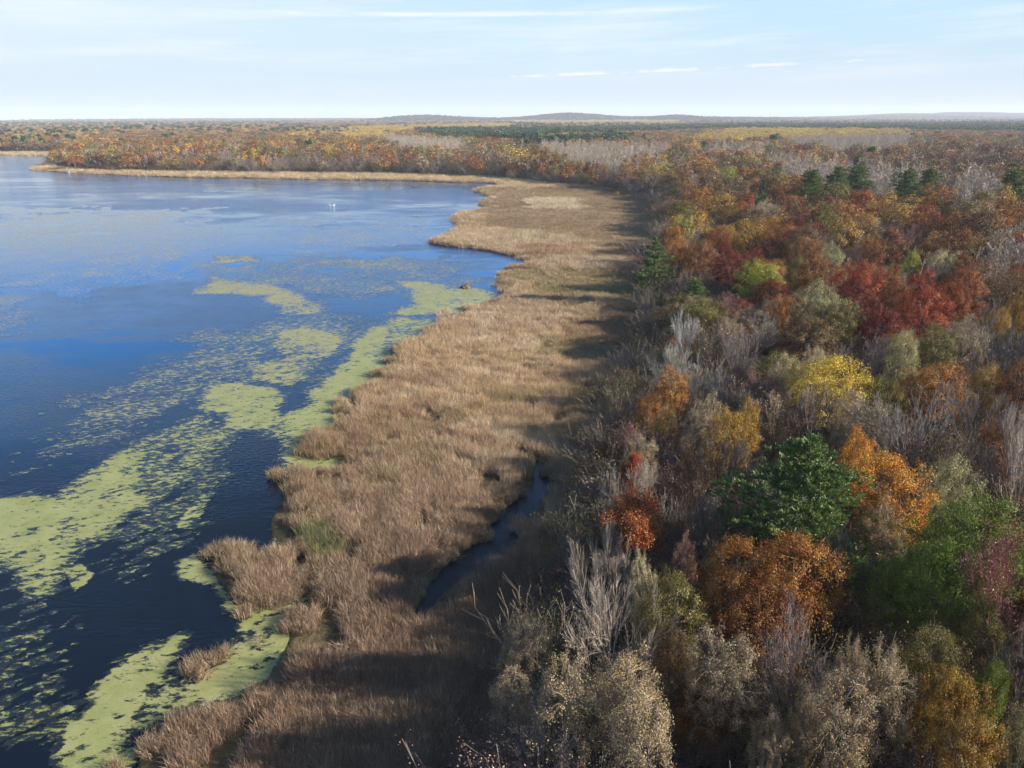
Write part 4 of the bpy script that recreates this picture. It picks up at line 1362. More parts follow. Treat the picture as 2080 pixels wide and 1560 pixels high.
MIX = {   # stand -> [(kind, colour, share)]
    'oak': [('F', 'rust', 3.0), ('F', 'orange', 2.2), ('F', 'redrust', 1.1), ('F', 'gold', 1.5), ('F', 'brown', 2.0), ('F', 'olive', 1.3), ('T', 'tan', 1.3), ('F', 'crimson', .4), ('B', 'grey', 2.4), ('S', 'mauve', .8), ('F', 'lime', .15), ('P', 'pine', .2), ('S', 'tan', 1.2), ('A', 'pale', 1.6)],
    'aspen': [('A', 'pale', 5.0), ('F', 'rust', .35), ('F', 'brown', .3), ('S', 'tan', .5), ('F', 'gold', .15)],
    'aspenmix': [('A', 'pale', 5), ('Y', 'yellow', .7), ('F', 'rust', .5), ('S', 'tan', .5)],
    'yellow': [('Y', 'yellow', 3), ('F', 'yellow', 1.2), ('F', 'gold', 1.2), ('A', 'pale', 1.2), ('F', 'rust', .5), ('P', 'bluepine', .3)],
    'yellowmix': [('F', 'yellow', .9), ('Y', 'yellow', 1.0), ('F', 'gold', 1.5), ('F', 'rust', 1.6), ('P', 'bluepine', .55), ('T', 'tan', 1.2), ('A', 'pale', .9), ('F', 'orange', 1.2), ('B', 'grey', .8), ('F', 'brown', 1)],
    'conifer': [('P', 'bluepine', 5), ('P', 'pine', 2), ('F', 'rust', .3)],
    'mauve': [('F', 'brown', 2.2), ('S', 'mauve', 1.5), ('A', 'pale', 1.2), ('F', 'redrust', 1.2), ('B', 'grey', 1.0), ('F', 'gold', .5), ('F', 'rust', 1.6), ('F', 'orange', .6)],
    'shore': [('F', 'rust', 1.6), ('F', 'brown', 1.6), ('B', 'grey', 2.2), ('S', 'tan', 1.5), ('T', 'tan', .9), ('F', 'redrust', .8), ('F', 'olive', .9), ('A', 'pale', .9), ('F', 'gold', .6), ('F', 'orange', .8), ('S', 'mauve', .6)],
    'hill': [('F', 'brown', 3), ('P', 'bluepine', 2.5), ('B', 'dark', 1.2), ('F', 'rust', .7)],
    'brush': [('B', 'grey', 3.4), ('B', 'pinkgrey', 1.6), ('S', 'tan', 1.6), ('S', 'mauve', .9), ('T', 'tan', .9), ('F', 'brown', .5), ('B', 'dark', 1.6)],
    'tanwood': [('T', 'tan', 1.5), ('B', 'dark', 1.6), ('F', 'brown', 1.2), ('F', 'olive', .8), ('B', 'grey', 1.2), ('F', 'rust', .8)],
}

# candidate spots: rings round the camera, further apart with distance
spots = []
r = 22.0
while r < 9200.0:
    s = 4.6 if r < 150 else 4.6 + 1.9 * (r - 150) / 110 if r < 260 else min(36.0, 6.5 * (r / 260) ** 0.5)
    half = math.radians(43 if r > 500 else 48)
    n = int(2 * half * r / s)
    a = -half + (np.arange(n) + rng.random(n)) * 2 * half / n
    rr = r + rng.uniform(-0.48, 0.48, n) * s
    spots.append(np.stack([rr * np.sin(a), rr * np.cos(a), np.full(n, s)], 1))
    r += s
# the aspen stands grow denser
for pts_, k_ in ZONES:
    if k_ in ('aspen', 'aspenmix', 'mauve', 'yellow'):
        V = poly(pts_, 11.0)
        lo, hi = V.min(0), V.max(0)
        far = float(np.hypot(*V.mean(0)))
        step = max(2.4, 2.4 * (far / 260) ** 0.7) * (1.0 if k_ == 'aspen' else 2.4)
        n = int(np.prod(hi - lo) / step ** 2)
        q = rng.uniform(lo, hi, (n, 2))
        q = q[inside(q, V)]
        spots.append(np.concatenate([q, np.full((len(q), 1), -max(3.6, step))], 1))
# a belt of wood just outside the frame on the sun's side, whose shade falls into it
n = 900
belt = np.stack([rng.uniform(4, 95, n), rng.uniform(-40, 40, n), np.full(n, 4.6)], 1)
belt = belt[(belt[:, 0] > 9 + 0.1 * belt[:, 1])]
spots = np.concatenate(spots + [belt])
thick = spots[:, 2] < 0
spots[:, 2] = np.abs(spots[:, 2])
fs = sdf(spots[:, :2], FOREST)
keep = (fs > 0.5) & (sdf(spots[:, :2], TRACK) < 1.5)
spots, fs, thick = spots[keep], fs[keep], thick[keep]
hx = np.array([p[0] for p in placed]); hy = np.array([p[1] for p in placed]); hr = np.array([p[2] for p in placed])
near = np.nonzero(np.hypot(spots[:, 0], spots[:, 1]) < 700)[0]
bad = np.zeros(len(spots), bool)
for c in np.array_split(near, max(1, len(near) // 4000)):
    d = np.hypot(spots[c, 0][:, None] - hx, spots[c, 1][:, None] - hy)
    bad[c] = (d < np.maximum(hr * 0.85, 1.6) + 1.3).any(1)
# keep the view of each hand-placed crown clear of taller strangers standing right in front of it
sx, sy, sdep = to_px(spots[:, 0], spots[:, 1], 9.0)
for kind, px, py, w, colour, mixed, h, label, short in TREES:
    i = len(hand) and TREES.index((kind, px, py, w, colour, mixed, h, label, short))
    dep = hand[i][1] * CP
    bad |= (np.abs(sx - px) < w * 0.38) & (np.abs(sy - (py + w * 0.25)) < w * 0.42) & (sdep < dep + 60)
q_ = np.hypot(spots[:, 0], spots[:, 1])
bad |= (np.abs(spots[:, 0]) < spots[:, 1] * 0.8) & (q_ < 55)
spots, fs, thick = spots[~bad], fs[~bad], thick[~bad]
zone = np.full(len(spots), 'oak', dtype='U10')
jit = spots[:, :2] + rng.normal(0, 1, (len(spots), 2)) * (spots[:, 2:3] * 0.8)
for V, k in ZV:
    zone[inside(jit, V)] = k
# unmapped far wood comes in stands too
r_s = np.hypot(spots[:, 0], spots[:, 1])
st = fbm(spots[:, 0] / 420, spots[:, 1] / 900, 21, 3)
farz = (r_s > 1500) & (zone == 'oak')
zone[farz & (st > 0.58)] = 'yellowmix'
zone[farz & (st < 0.24)] = 'conifer'
z_s = height(spots[:, :2], None, fs)
zone[(r_s > 4600) & (z_s > 7.0)] = 'hill'
kinds, cols = np.empty(len(spots), 'U1'), np.empty(len(spots), 'U10')
patch = fbm(spots[:, 0] / 22, spots[:, 1] / 22, 41, 2)
for k, mix in MIX.items():
    idx = np.nonzero(zone == k)[0]
    if not len(idx):
        continue
    w = np.array([m[2] for m in mix], float); cum = np.cumsum(w / w.sum())
    u = np.clip((rng.random(len(idx)) * 0.55 + 0.45 * ((patch[idx] * 7.3) % 1.0)), 0, 0.9999)
    pick = np.minimum(np.searchsorted(cum, rng.permutation(len(idx)) * 0 + u), len(mix) - 1)
    kinds[idx] = np.array([m[0] for m in mix])[pick]
    cols[idx] = np.array([m[1] for m in mix])[pick]
u = rng.random(len(spots))
for k, a_, b_ in (('aspen', 'A', 'pale'), ('aspenmix', 'A', 'pale'), ('mauve', 'F', 'brown'), ('yellow', 'Y', 'yellow')):
    q = thick & (zone == k)
    kinds[q] = a_; cols[q] = b_
size_f = np.clip(rng.normal(1.0, 0.17, len(spots)) * (1 - 0) , 0.6, 1.4)
size_f = 1 + (size_f - 1) * (1 - 0.5 * smooth(r_s, 600, 1200))
edge_f = 0.78 + 0.22 * smooth(fs, 0, 10)
in_fr = (np.abs(spots[:, 0]) < spots[:, 1] * 0.74) & (r_s > 30)
near_f = np.where(in_fr, 0.66 + 0.34 * smooth(r_s, 90, 260), np.where(spots[:, 1] > 14, 0.55, 0.95))      # the wood by the camera is younger
hgt = np.array([dict(DEFAULT_H, Y=14.0, A=14.5, P=14.5, F=12.6, B=12.0, S=12.0, T=12.0)[k] for k in kinds]) * size_f * edge_f * near_f
wid = np.array([dict(F=7.6, M=6, T=6.4, B=6.0, S=5.6, P=5.4, A=3.0, Y=3.6)[k] for k in kinds]) * size_f * (0.72 + 0.28 * near_f) * rng.uniform(0.85, 1.2, len(spots))
wid *= np.where((kinds == 'A') | (kinds == 'Y'), 1.0, 1 + 0.4 * smooth(r_s, 150, 280)) * np.where(r_s > 420, (np.abs(spots[:, 2]) / 8.3) ** 0.8, 1.0)

low = in_fr & (r_s < 62)
wid[low] *= 0.6
hgt[low] = np.minimum(hgt[low], 6.0 * size_f[low])

# the largest in view become trees of their own
pxs, pys, dep = to_px(spots[:, 0], spots[:, 1], z_s + hgt * 0.6)
view = (dep > 5) & (pxs > -10) & (pxs < 2090) & (pys > 200) & (pys < 1590) & (kinds != 'Y')
app = np.where(view, wid * hgt / np.maximum(dep, 1) ** 2, 0)
N_AUTO = 170
own = np.argsort(-app)[:N_AUTO]
own = own[app[own] > 0]
marks = [(i, h) for i, h in enumerate(hand) if h[3]]
used = {}
for i in own:
    kind, colour = str(kinds[i]), str(cols[i])
    x, y, z = spots[i, 0], spots[i, 1], z_s[i]
    bark = colour if kind in 'BA' else 'grey'
    root = plant(kind, x, y, z, wid[i], hgt[i], colour if kind not in 'BA' else 'tan', float(rng.uniform(0.0, 0.35)), bark if bark in BARK else 'grey', math.hypot(x, y) < 190)
    # say which one: by look, then by the nearest landmark tree
    look = {'F': '%s oak' % WORD.get(colour, ''), 'M': 'maple', 'T': '%s-leaved oak' % WORD.get(colour, ''), 'B': 'bare %s tree' % dict(grey='grey', pinkgrey='pinkish-grey', dark='dark grey', pale='pale grey').get(colour, 'grey'),
            'S': 'half-bare %s tree' % WORD.get(colour, ''), 'P': '%s pine' % WORD.get(colour, ''), 'A': 'slim pale bare aspen'}[kind]
    best = sorted(marks, key=lambda m: (m[1][0] - x) ** 2 + (m[1][1] - y) ** 2)
    done = False
    for _, m in best[:4]:
        mx, my = to_px(m[0], m[1], 8.0)[:2]
        dx, dy = pxs[i] - mx, pys[i] - my
        rels = [('just right of' if dx > 0 else 'just left of') if abs(dx) > abs(dy) * 1.2 else ('in front of' if dy > 0 else 'behind')]
        rels += [('in front and to the right of' if dx > 0 else 'in front and to the left of') if dy > 0 else ('behind and to the right of' if dx > 0 else 'behind and to the left of')]
        for rel in rels:
            for adj in ('', 'small ' if hgt[i] < 8.5 else 'tall ', 'narrow ' if wid[i] < 5 else 'broad '):
                lab = '%s%s %s %s' % (adj, look, rel, m[3])
                if lab not in used and len(lab.split()) <= 15:
                    done = True
                    break
            if done: break
        if done: break
    used[lab] = 1
    tag(root, lab, CAT[kind], 'autumn trees of the lakeside wood')

rest = np.setdiff1d(np.arange(len(spots)), own)
rest = rest[(dep[rest] > 5) | (np.hypot(spots[rest, 0], spots[rest, 1]) < 120)]
# prototypes of the far wood
PROTO, SLOT = [], {}
FAR_MAT = {M_bark_o: M_bark_i, M_leaf_o: M_leaf_i, M_dry_o: M_leaf_i, M_need_o: M_need_i}
for nm, ks in (('Fn', OAK[:3]), ('Tn', TAN[:2]), ('Bn', BARE[:3]), ('Sn', SPARSE[:2]), ('Pn', PINE[1:2]), ('An', ASPEN[:2]), ('Fm', OAK_M), ('Tm', TAN_M), ('Bm', BARE_M), ('Sm', SPARSE_M), ('Pm', PINE_M), ('Am', ASPEN_M), ('Ym', ASPEN_Y), ('Fl', OAK_L), ('Bl', BARE_L), ('Pl', PINE_L)):
    js = joined(ks, FAR_MAT)
    SLOT[nm] = (len(PROTO), len(js))
    PROTO += js
SLOT['Yn'] = SLOT['Ym']; SLOT['Mm'] = SLOT['Fm']; SLOT['Tl'] = SLOT['Fl']; SLOT['Sl'] = SLOT['Bl']; SLOT['Al'] = SLOT['Am']; SLOT['Yl'] = SLOT['Ym']
ri, rs, rt, rb_, rm, rr_ = [], [], [], [], [], []
ph = np.array([p.h for p in PROTO]); pw = np.array([p.w for p in PROTO])
for i in rest:
    k = str(kinds[i])
    a, c = SLOT[k + ('n' if r_s[i] < 170 else 'm' if r_s[i] < 430 else 'l')]
    j = a + prng.randrange(c)
    ri.append(j)
    sxy = min(8.0, max(0.25, wid[i] / pw[j])); sz = hgt[i] / ph[j]
    rs.append((sxy, sxy, sz))
    col = str(cols[i])
    base = np.array(COL.get(col, (0.2, 0.1, 0.05)))
    if k == 'Y':
        base = np.array(COL['yellow']) * 0.9
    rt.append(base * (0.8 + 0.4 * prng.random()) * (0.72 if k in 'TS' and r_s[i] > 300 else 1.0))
    bk = BARK[col] if col in BARK else (BARK['pale'] if k in 'AY' else BARK['grey'] if k in 'BS' else BARK['dark'])
    rb_.append(np.array(bk) * (0.85 + 0.3 * prng.random()))
    rm.append(prng.uniform(0, 0.35))
    rr_.append((prng.gauss(0, 0.03), prng.gauss(0, 0.03), prng.uniform(0, 6.28)))
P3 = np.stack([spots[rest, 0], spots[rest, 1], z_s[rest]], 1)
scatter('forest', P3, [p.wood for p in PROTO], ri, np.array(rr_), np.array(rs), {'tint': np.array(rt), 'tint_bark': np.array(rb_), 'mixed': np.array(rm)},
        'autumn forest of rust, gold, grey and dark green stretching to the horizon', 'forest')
print('forest trees', len(rest), 'own', len(own), 'hand', len(hand))

# ---------------------------------------------------------------- undergrowth of the wood
def make_shrub(seed, Hs=3.0, mats=FARM, leaf=None):
    W = Wood(seed)
    rnd = random.Random(seed)
    P = vary(PAR_BARE, kids=[1.6, 1.5, 0, 0, 0], steps=[3, 3, 2, 2, 2], rmin=0.014, tiplev=1, first=[0.2, 0.2, 0, 0, 0])
    for _ in range(9):
        a = rnd.uniform(0, 6.28); t = rnd.uniform(0.1, 0.55)
        W.branch((math.cos(a) * 0.3, math.sin(a) * 0.3, -0.1), (math.cos(a) * t, math.sin(a) * t, 1), Hs * rnd.uniform(0.5, 0.9), 0.022, 0, P)
    L = None
    if leaf:
        T, D = W.tip_arrays()
        L = leaves(np.random.default_rng(seed), T, D, leaf[0], 0.25, leaf[1])
    return mesh_pair('shrub', W, 0, L, mats, sides=(3, 3))


SHRUB = joined([make_shrub(600), make_shrub(601), make_shrub(602, leaf=(9, 0.09)), make_shrub(603, leaf=(16, 0.10))])
pts = []
r = 24.0
while r < 620:
    s = 2.3 if r < 130 else 2.3 * (r / 130) ** 0.9
    half = math.radians(46)
    n = int(2 * half * r / s)
    a = -half + (np.arange(n) + rng.random(n)) * 2 * half / n
    rr = r + rng.uniform(-0.5, 0.5, n) * s
    pts.append(np.stack([rr * np.sin(a), rr * np.cos(a), np.full(n, s)], 1))
    r += s
pts = np.concatenate(pts)
f2 = sdf(pts[:, :2], FOREST)
keep = ((f2 > -1.5) | ((f2 > -7) & (f2 > -(1.5 + 5.5 * smooth(np.hypot(pts[:, 0], pts[:, 1]), 62, 110)) * rng.random(len(pts)) ** 0.6))) & (land_sd(pts[:, :2]) > 1) & (sdf(pts[:, :2], TRACK) < 0) & ((f2 < 10) | (rng.random(len(pts)) < 0.6))
pts, f2 = pts[keep], f2[keep]
n = len(pts)
sc = rng.uniform(0.6, 1.25, n) * (pts[:, 2] / 2.3) ** 0.5
sidx = rng.integers(0, 4, n)
palette = np.array([COL['brown'], COL['rust'], COL['olive'], COL['tan'], COL['mauve']])
bp = np.array([BARK['grey'], BARK['dark'], BARK['brown'], BARK['pinkgrey']])
scatter('undergrowth', np.stack([pts[:, 0], pts[:, 1], height(pts[:, :2], None, f2)], 1), [k.wood for k in SHRUB], sidx,
        np.stack([np.zeros(n), np.zeros(n), rng.uniform(0, 6.28, n)], 1), np.stack([sc * 1.15, sc * 1.15, sc], 1),
        {'tint': palette[rng.integers(0, 5, n)], 'tint_bark': bp[rng.integers(0, 4, n)], 'mixed': rng.uniform(0, .3, n)},
        'grey and brown brush growing under the trees and along the marsh edge', 'undergrowth')

# ---------------------------------------------------------------- reeds and sedge of the marsh
def reed_mat():
    m, n, l, out = new_mat('dry_reeds')
    col = nattr(n, 'tint', 'INSTANCER').outputs['Color']
    var = nattr(n, 'var').outputs['Fac']
    hsv = n.new('ShaderNodeHueSaturation')
    l.new(col, hsv.inputs['Color'])
    l.new(nmath(n, l, 'MULTIPLY_ADD', var, 0.03, 0.485), hsv.inputs['Hue'])
    l.new(nmath(n, l, 'MULTIPLY_ADD', var, -0.35, 1.15), hsv.inputs['Saturation'])
    l.new(nmath(n, l, 'MULTIPLY_ADD', var, 0.95, 0.55), hsv.inputs['Value'])
    p = n.new('ShaderNodeBsdfPrincipled')
    l.new(hsv.outputs[0], p.inputs['Base Color'])
    p.inputs['Roughness'].default_value = 0.55
    p.inputs['Specular IOR Level'].default_value = 0.3
    t = n.new('ShaderNodeBsdfTranslucent'); l.new(hsv.outputs[0], t.inputs['Color'])
    mx = n.new('ShaderNodeMixShader'); mx.inputs[0].default_value = 0.25
    l.new(p.outputs[0], mx.inputs[1]); l.new(t.outputs[0], mx.inputs[2]); l.new(mx.outputs[0], out.inputs[0])
    return m


M_reed = reed_mat()


def make_tuft(seed, blades, Hb, rad, width, lean, droop):
    g = np.random.default_rng(seed)
    n = blades
    a = g.uniform(0, 6.28, n); q = rad * np.sqrt(g.random(n))
    base = np.stack([q * np.cos(a), q * np.sin(a), np.zeros(n)], 1)
    dirv = np.stack([np.cos(a), np.sin(a)], 1) * g.uniform(0, lean, n)[:, None] + g.normal(0, lean * 0.7, (n, 2))
    h = Hb * g.uniform(0.55, 1.1, n)
    face = g.uniform(0, 6.28, n)
    w = width * g.uniform(0.6, 1.3, n)
    side = np.stack([np.cos(face), np.sin(face), np.zeros(n)], 1) * w[:, None] * 0.5
    m1 = base + np.stack([dirv[:, 0] * h * 0.45, dirv[:, 1] * h * 0.45, h * 0.6], 1)
    br = g.random(n) < droop
    top = base + np.stack([dirv[:, 0] * h * np.where(br, 1.9, 1.15), dirv[:, 1] * h * np.where(br, 1.9, 1.15), h * np.where(br, 0.68, 1.0)], 1)
    V = np.stack([base - side, base + side, m1 + side * 0.9, m1 - side * 0.9, top], 1).reshape(-1, 3)
    k = np.arange(n)[:, None] * 5
    Q = k + np.array([[0, 1, 2, 3]]); T = k + np.array([[3, 2, 4]])
    return mesh_np('reed_tuft', V, [Q, T], M_reed, attrs={'var': np.repeat(g.random(n), 5)})


TALL = [make_tuft(700 + i, 110, 1.75, 0.75, 0.025, 0.22, 0.35) for i in range(6)]
SEDGE = [make_tuft(720 + i, 120, 1.0, 0.95, 0.032, 0.45, 0.5) for i in range(4)]
# the marsh's cover: outline, kind (tall reeds or low sedge), colour
MEADOW = [([(1000, 383), (1240, 383), (1345, 420), (1368, 470), (1330, 505), (1200, 505), (1130, 480), (1010, 465), (940, 455), (960, 430)], 'sedge', (0.29, 0.20, 0.10)),
          ([(1035, 545), (1120, 540), (1300, 555), (1345, 600), (1240, 610), (1120, 600), (1040, 590)], 'sedge', (0.26, 0.205, 0.085)),
          ([(1120, 640), (1300, 620), (1350, 660), (1350, 690), (1250, 700), (1130, 690)], 'sedge', (0.25, 0.155, 0.075)),
          ([(1060, 690), (1180, 680), (1320, 705), (1320, 730), (1100, 725)], 'sedge', (0.28, 0.20, 0.085)),
          ([(1070, 408), (1100, 403), (1150, 404), (1182, 412), (1170, 421), (1110, 424), (1076, 420)], 'tall', (0.56, 0.46, 0.31)),
          ([(890, 488), (920, 478), (1040, 470), (1180, 478), (1160, 492), (1060, 500), (1080, 530), (1000, 512)], 'tall', (0.46, 0.35, 0.22)),
          ([(1070, 530), (1180, 518), (1290, 518), (1300, 540), (1180, 548), (1085, 545)], 'tall', (0.43, 0.33, 0.21)),
          ([(1030, 590), (1120, 605), (1160, 630), (1100, 660), (1000, 680), (960, 650), (1010, 620)], 'tall', (0.42, 0.31, 0.20)),
          ([(600, 1080), (680, 1070), (690, 1110), (640, 1130), (600, 1110)], 'tall', (0.13, 0.17, 0.05))]
MV = [(poly(p, 1.0), k, c) for p, k, c in MEADOW]
pts = []
r = 26.0
while r < 1100:
    s = 0.46 if r < 105 else 0.46 * (r / 105)
    half = math.radians(43)
    n = int(2 * half * r / s)
    a = -half + (np.arange(n) + rng.random(n)) * 2 * half / n
    rr = r + rng.uniform(-0.5, 0.5, n) * s
    pts.append(np.stack([rr * np.sin(a), rr * np.cos(a), np.full(n, s)], 1))
    r += s
pts = np.concatenate(pts)
XY = pts[:, :2]
sd2 = land_sd(XY)
ok = sd2 > -2.6
pts, XY, sd2 = pts[ok], XY[ok], sd2[ok]
f2 = sdf(XY, FOREST)
r2 = np.hypot(XY[:, 0], XY[:, 1])
wobble = (fbm(XY[:, 0] / 2.6, XY[:, 1] / 2.6, 61, 4, 0.6) - 0.5) * np.where(r2 < 220, 9.0, 3.0)
thin = fbm(XY[:, 0] / 3.1, XY[:, 1] / 3.1, 66, 4, 0.6)
FRAYED = poly([(240, 1640), (300, 1480), (420, 1400), (590, 1290), (640, 1220), (700, 1180), (690, 1330), (600, 1420), (520, 1500), (480, 1640)])
frayed = inside(XY, FRAYED)
ok = (f2 < 2.0) & (sd2 + wobble > np.where(r2 < 220, 0.5, 0.0)) & ~(frayed & (thin < 0.5)) & ~((thin < 0.34) & (r2 < 130))
pts, XY, sd2, f2 = pts[ok], XY[ok], sd2[ok], f2[ok]
n = len(pts)
x, y = XY[:, 0], XY[:, 1]
rr = np.hypot(x, y)
big = fbm(x / 26, y / 26, 71, 4); mid = fbm(x / 5.5, y / 5.5, 72, 3); fine = rng.random(n)
tan_, red_, pale_, olive_ = np.array([0.435, 0.300, 0.172]), np.array([0.28, 0.165, 0.092]), np.array([0.52, 0.40, 0.26]), np.array([0.27, 0.205, 0.09])
tint = tan_ + (pale_ - tan_) * smooth(mid + 0.25 * (big - .5), 0.5, 0.72)[:, None]
tint = tint + (red_ - tint) * (smooth(big + 0.3 * (mid - 0.5), 0.48, 0.66) * 0.8)[:, None]
tint = tint + (olive_ - tint) * (smooth(fbm(x / 14, y / 14, 75, 3), 0.58, 0.72) * 0.6)[:, None]
tint = tint + (olive_ * 1.1 - tint) * (smooth(-sd2, -2.5, -0.3) * (rr < 140) * 0.45)[:, None]
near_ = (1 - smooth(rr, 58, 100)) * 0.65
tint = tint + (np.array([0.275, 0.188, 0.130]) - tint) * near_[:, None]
sedge = np.zeros(n, bool)
jit = XY + np.stack([(fbm(x / 7, y / 7, 81, 3) - .5), (fbm(x / 7, y / 7, 82, 3) - .5)], 1) * np.minimum(rr, 300)[:, None] * 0.09
for V, k, c in MV:
    q = inside(jit, V)
    sedge[q] = (k == 'sedge')
    c = np.array(c)
    tint[q] = tint[q] * 0.3 + c * 0.7
shore_far = (rr > 430) & (x < 40)
tint[shore_far] = tint[shore_far] * 0.4 + np.array([0.50, 0.38, 0.22]) * 0.6
tint *= (0.72 + 0.5 * fine)[:, None]
scl = pts[:, 2] / 0.46 * 0.85
hs = (0.42 + 0.75 * fbm(x / 2.4, y / 2.4, 97, 3) + 0.22 * fine) * np.where(sd2 < 1.0, 0.85, 1.0)
hs *= np.where(rr > 300, 1.15, 1.0) * (0.86 + 0.14 * smooth(rr, 60, 100))
lean_dir = fbm(x / 9, y / 9, 91, 3) * 16.0 + rng.normal(0, 0.5, n)
lean = rng.normal(0.10, 0.09, n) + 0.75 * smooth(fbm(x / 3.5, y / 3.5, 95, 4), 0.54, 0.70) * (rr < 200)
rot = np.stack([lean * np.cos(lean_dir), lean * np.sin(lean_dir), rng.uniform(0, 6.28, n)], 1)
pid = np.where(sedge, 6 + rng.integers(0, 4, n), rng.integers(0, 6, n))
hw = np.minimum(scl, 5.0)
P3 = np.stack([x, y, np.maximum(height(XY, sd2, f2), 0.0) - 0.08], 1)
for nm, sel, lab, cat in (('cattails', ~sedge, 'tall dry tan cattails filling the marsh between lake and wood', 'reeds'), ('sedge', sedge, 'low brown and olive sedge meadow inside the marsh', 'sedge grass')):
    scatter(nm, P3[sel], TALL if nm == 'cattails' else SEDGE, pid[sel] - (0 if nm == 'cattails' else 6), rot[sel] * (1 if nm == 'cattails' else [0.5, 0.5, 1]),
            np.stack([hw, hw, hs], 1)[sel], {'tint': tint[sel]}, lab, cat)
print('reeds', n)

# ---------------------------------------------------------------- air
def build_haze():
    m, n, l, out = new_mat('haze_air')
    v = n.new('ShaderNodeVolumePrincipled')
    v.inputs['Color'].default_value = (0.86, 0.92, 1.0, 1)
    v.inputs['Density'].default_value = 8.5e-5
    v.inputs['Anisotropy'].default_value = 0.0
    l.new(v.outputs[0], out.inputs['Volume'])
    x, y0, y1, z0, z1 = 14500, -14500, 14500, -3.0, 190.0
    V = [(-x, y0, z0), (x, y0, z0), (x, y1, z0), (-x, y1, z0), (-x, y0, z1), (x, y0, z1), (x, y1, z1), (-x, y1, z1)]
    F = np.array([(0, 3, 2, 1), (4, 5, 6, 7), (0, 1, 5, 4), (1, 2, 6, 5), (2, 3, 7, 6), (3, 0, 4, 7)])
    o = link('haze', mesh_np('haze', V, F, m))
    tag(o, 'thin pale blue haze over the lake and the far forest', 'haze', kind='stuff')


# ---------------------------------------------------------------- small things far off
def blob(bm, c, r, seg=10, ring=6):
    import bmesh
    from mathutils import Matrix
    q = bmesh.ops.create_uvsphere(bm, u_segments=seg, v_segments=ring, radius=1.0)
    bmesh.ops.transform(bm, matrix=Matrix.Translation(c) @ Matrix.Diagonal((*r, 1)), verts=q['verts'])


def box(bm, x0, x1, y0, y1, z0, z1, taper=0.0):
    v = [bm.verts.new(p) for p in ((x0, y0, z0), (x1, y0, z0), (x1, y1, z0), (x0, y1, z0), (x0 + taper, y0 + taper, z1), (x1 - taper, y0 + taper, z1), (x1 - taper, y1 - taper, z1), (x0 + taper, y1 - taper, z1))]
    for f in ((0, 3, 2, 1), (4, 5, 6, 7), (0, 1, 5, 4), (1, 2, 6, 5), (2, 3, 7, 6), (3, 0, 4, 7)):
        bm.faces.new([v[i] for i in f])


def bm_mesh(name, fill, mat):
    import bmesh
    bm = bmesh.new()
    fill(bm)
    me = bpy.data.meshes.new(name)
    bm.to_mesh(me); bm.free()
    me.materials.append(mat)
    return me


M_white = simple_mat('white_paint', (0.78, 0.78, 0.76), 0.4)
M_feather = simple_mat('white_feathers', (0.85, 0.85, 0.83), 0.7)
M_beak = simple_mat('dark_beak', (0.03, 0.025, 0.02), 0.5)
M_steel = simple_mat('galvanised_steel', (0.55, 0.56, 0.56), 0.5)
M_roof = simple_mat('grey_shingles', (0.16, 0.16, 0.17), 0.85)
M_glass = simple_mat('dark_window', (0.02, 0.025, 0.03), 0.15)
M_mud = simple_mat('dead_stalks', (0.10, 0.06, 0.035), 0.95, 3.0, (0.22, 0.14, 0.08))


def swan_body(bm):
    blob(bm, (0, 0, 0.18), (0.62, 0.30, 0.26))
    blob(bm, (-0.52, 0, 0.30), (0.26, 0.12, 0.10))
    for k in range(8):
        t = k / 7
        blob(bm, (0.50 + 0.16 * math.sin(t * 3.1), 0, 0.25 + 0.62 * t), (0.085 - 0.02 * t,) * 3, 8, 5)
    blob(bm, (0.60, 0, 0.90), (0.13, 0.075, 0.075), 8, 5)


swan_me = bm_mesh('swan', swan_body, M_feather)
beak_me = bm_mesh('beak', lambda bm: box(bm, 0.70, 0.84, -0.03, 0.03, 0.86, 0.91, 0.012), M_beak)
for px, rz, lab in ((669.5, 2.9, 'left one of two white swans swimming on the open lake'), (676.5, 0.2, 'right one of two white swans swimming on the open lake')):
    p = at(px, 418)
    o = link('swan', swan_me, None, (p[0], p[1], 0.02)); o.rotation_euler = (0, 0, rz); o.scale = (0.9,) * 3
    tag(o, lab, 'swan', 'swans on the lake')
    link('beak', beak_me, o)


def hull(bm):
    n = 7
    L, Wd = 4.6, 1.7
    rows = []
    for i in range(n):
        t = i / (n - 1)
        w = Wd / 2 * (1 - max(0, (t - 0.45) / 0.55) ** 2 * 0.92)
        x = -L / 2 + L * t
        zb = 0.02 + 0.28 * max(0, t - 0.6) ** 1.5
        rows.append([bm.verts.new(q) for q in ((x, -w, 0.62), (x, -w * 0.7, zb), (x, w * 0.7, zb), (x, w, 0.62), (x, w - 0.07, 0.62), (x, w * 0.66, zb + 0.12), (x, -w * 0.66, zb + 0.12), (x, -w + 0.07, 0.62))])
    for a, b in zip(rows, rows[1:]):
        for k in range(8):
            bm.faces.new((a[k], a[(k + 1) % 8], b[(k + 1) % 8], b[k]))
    bm.faces.new(rows[0][::-1]); bm.faces.new(rows[-1])


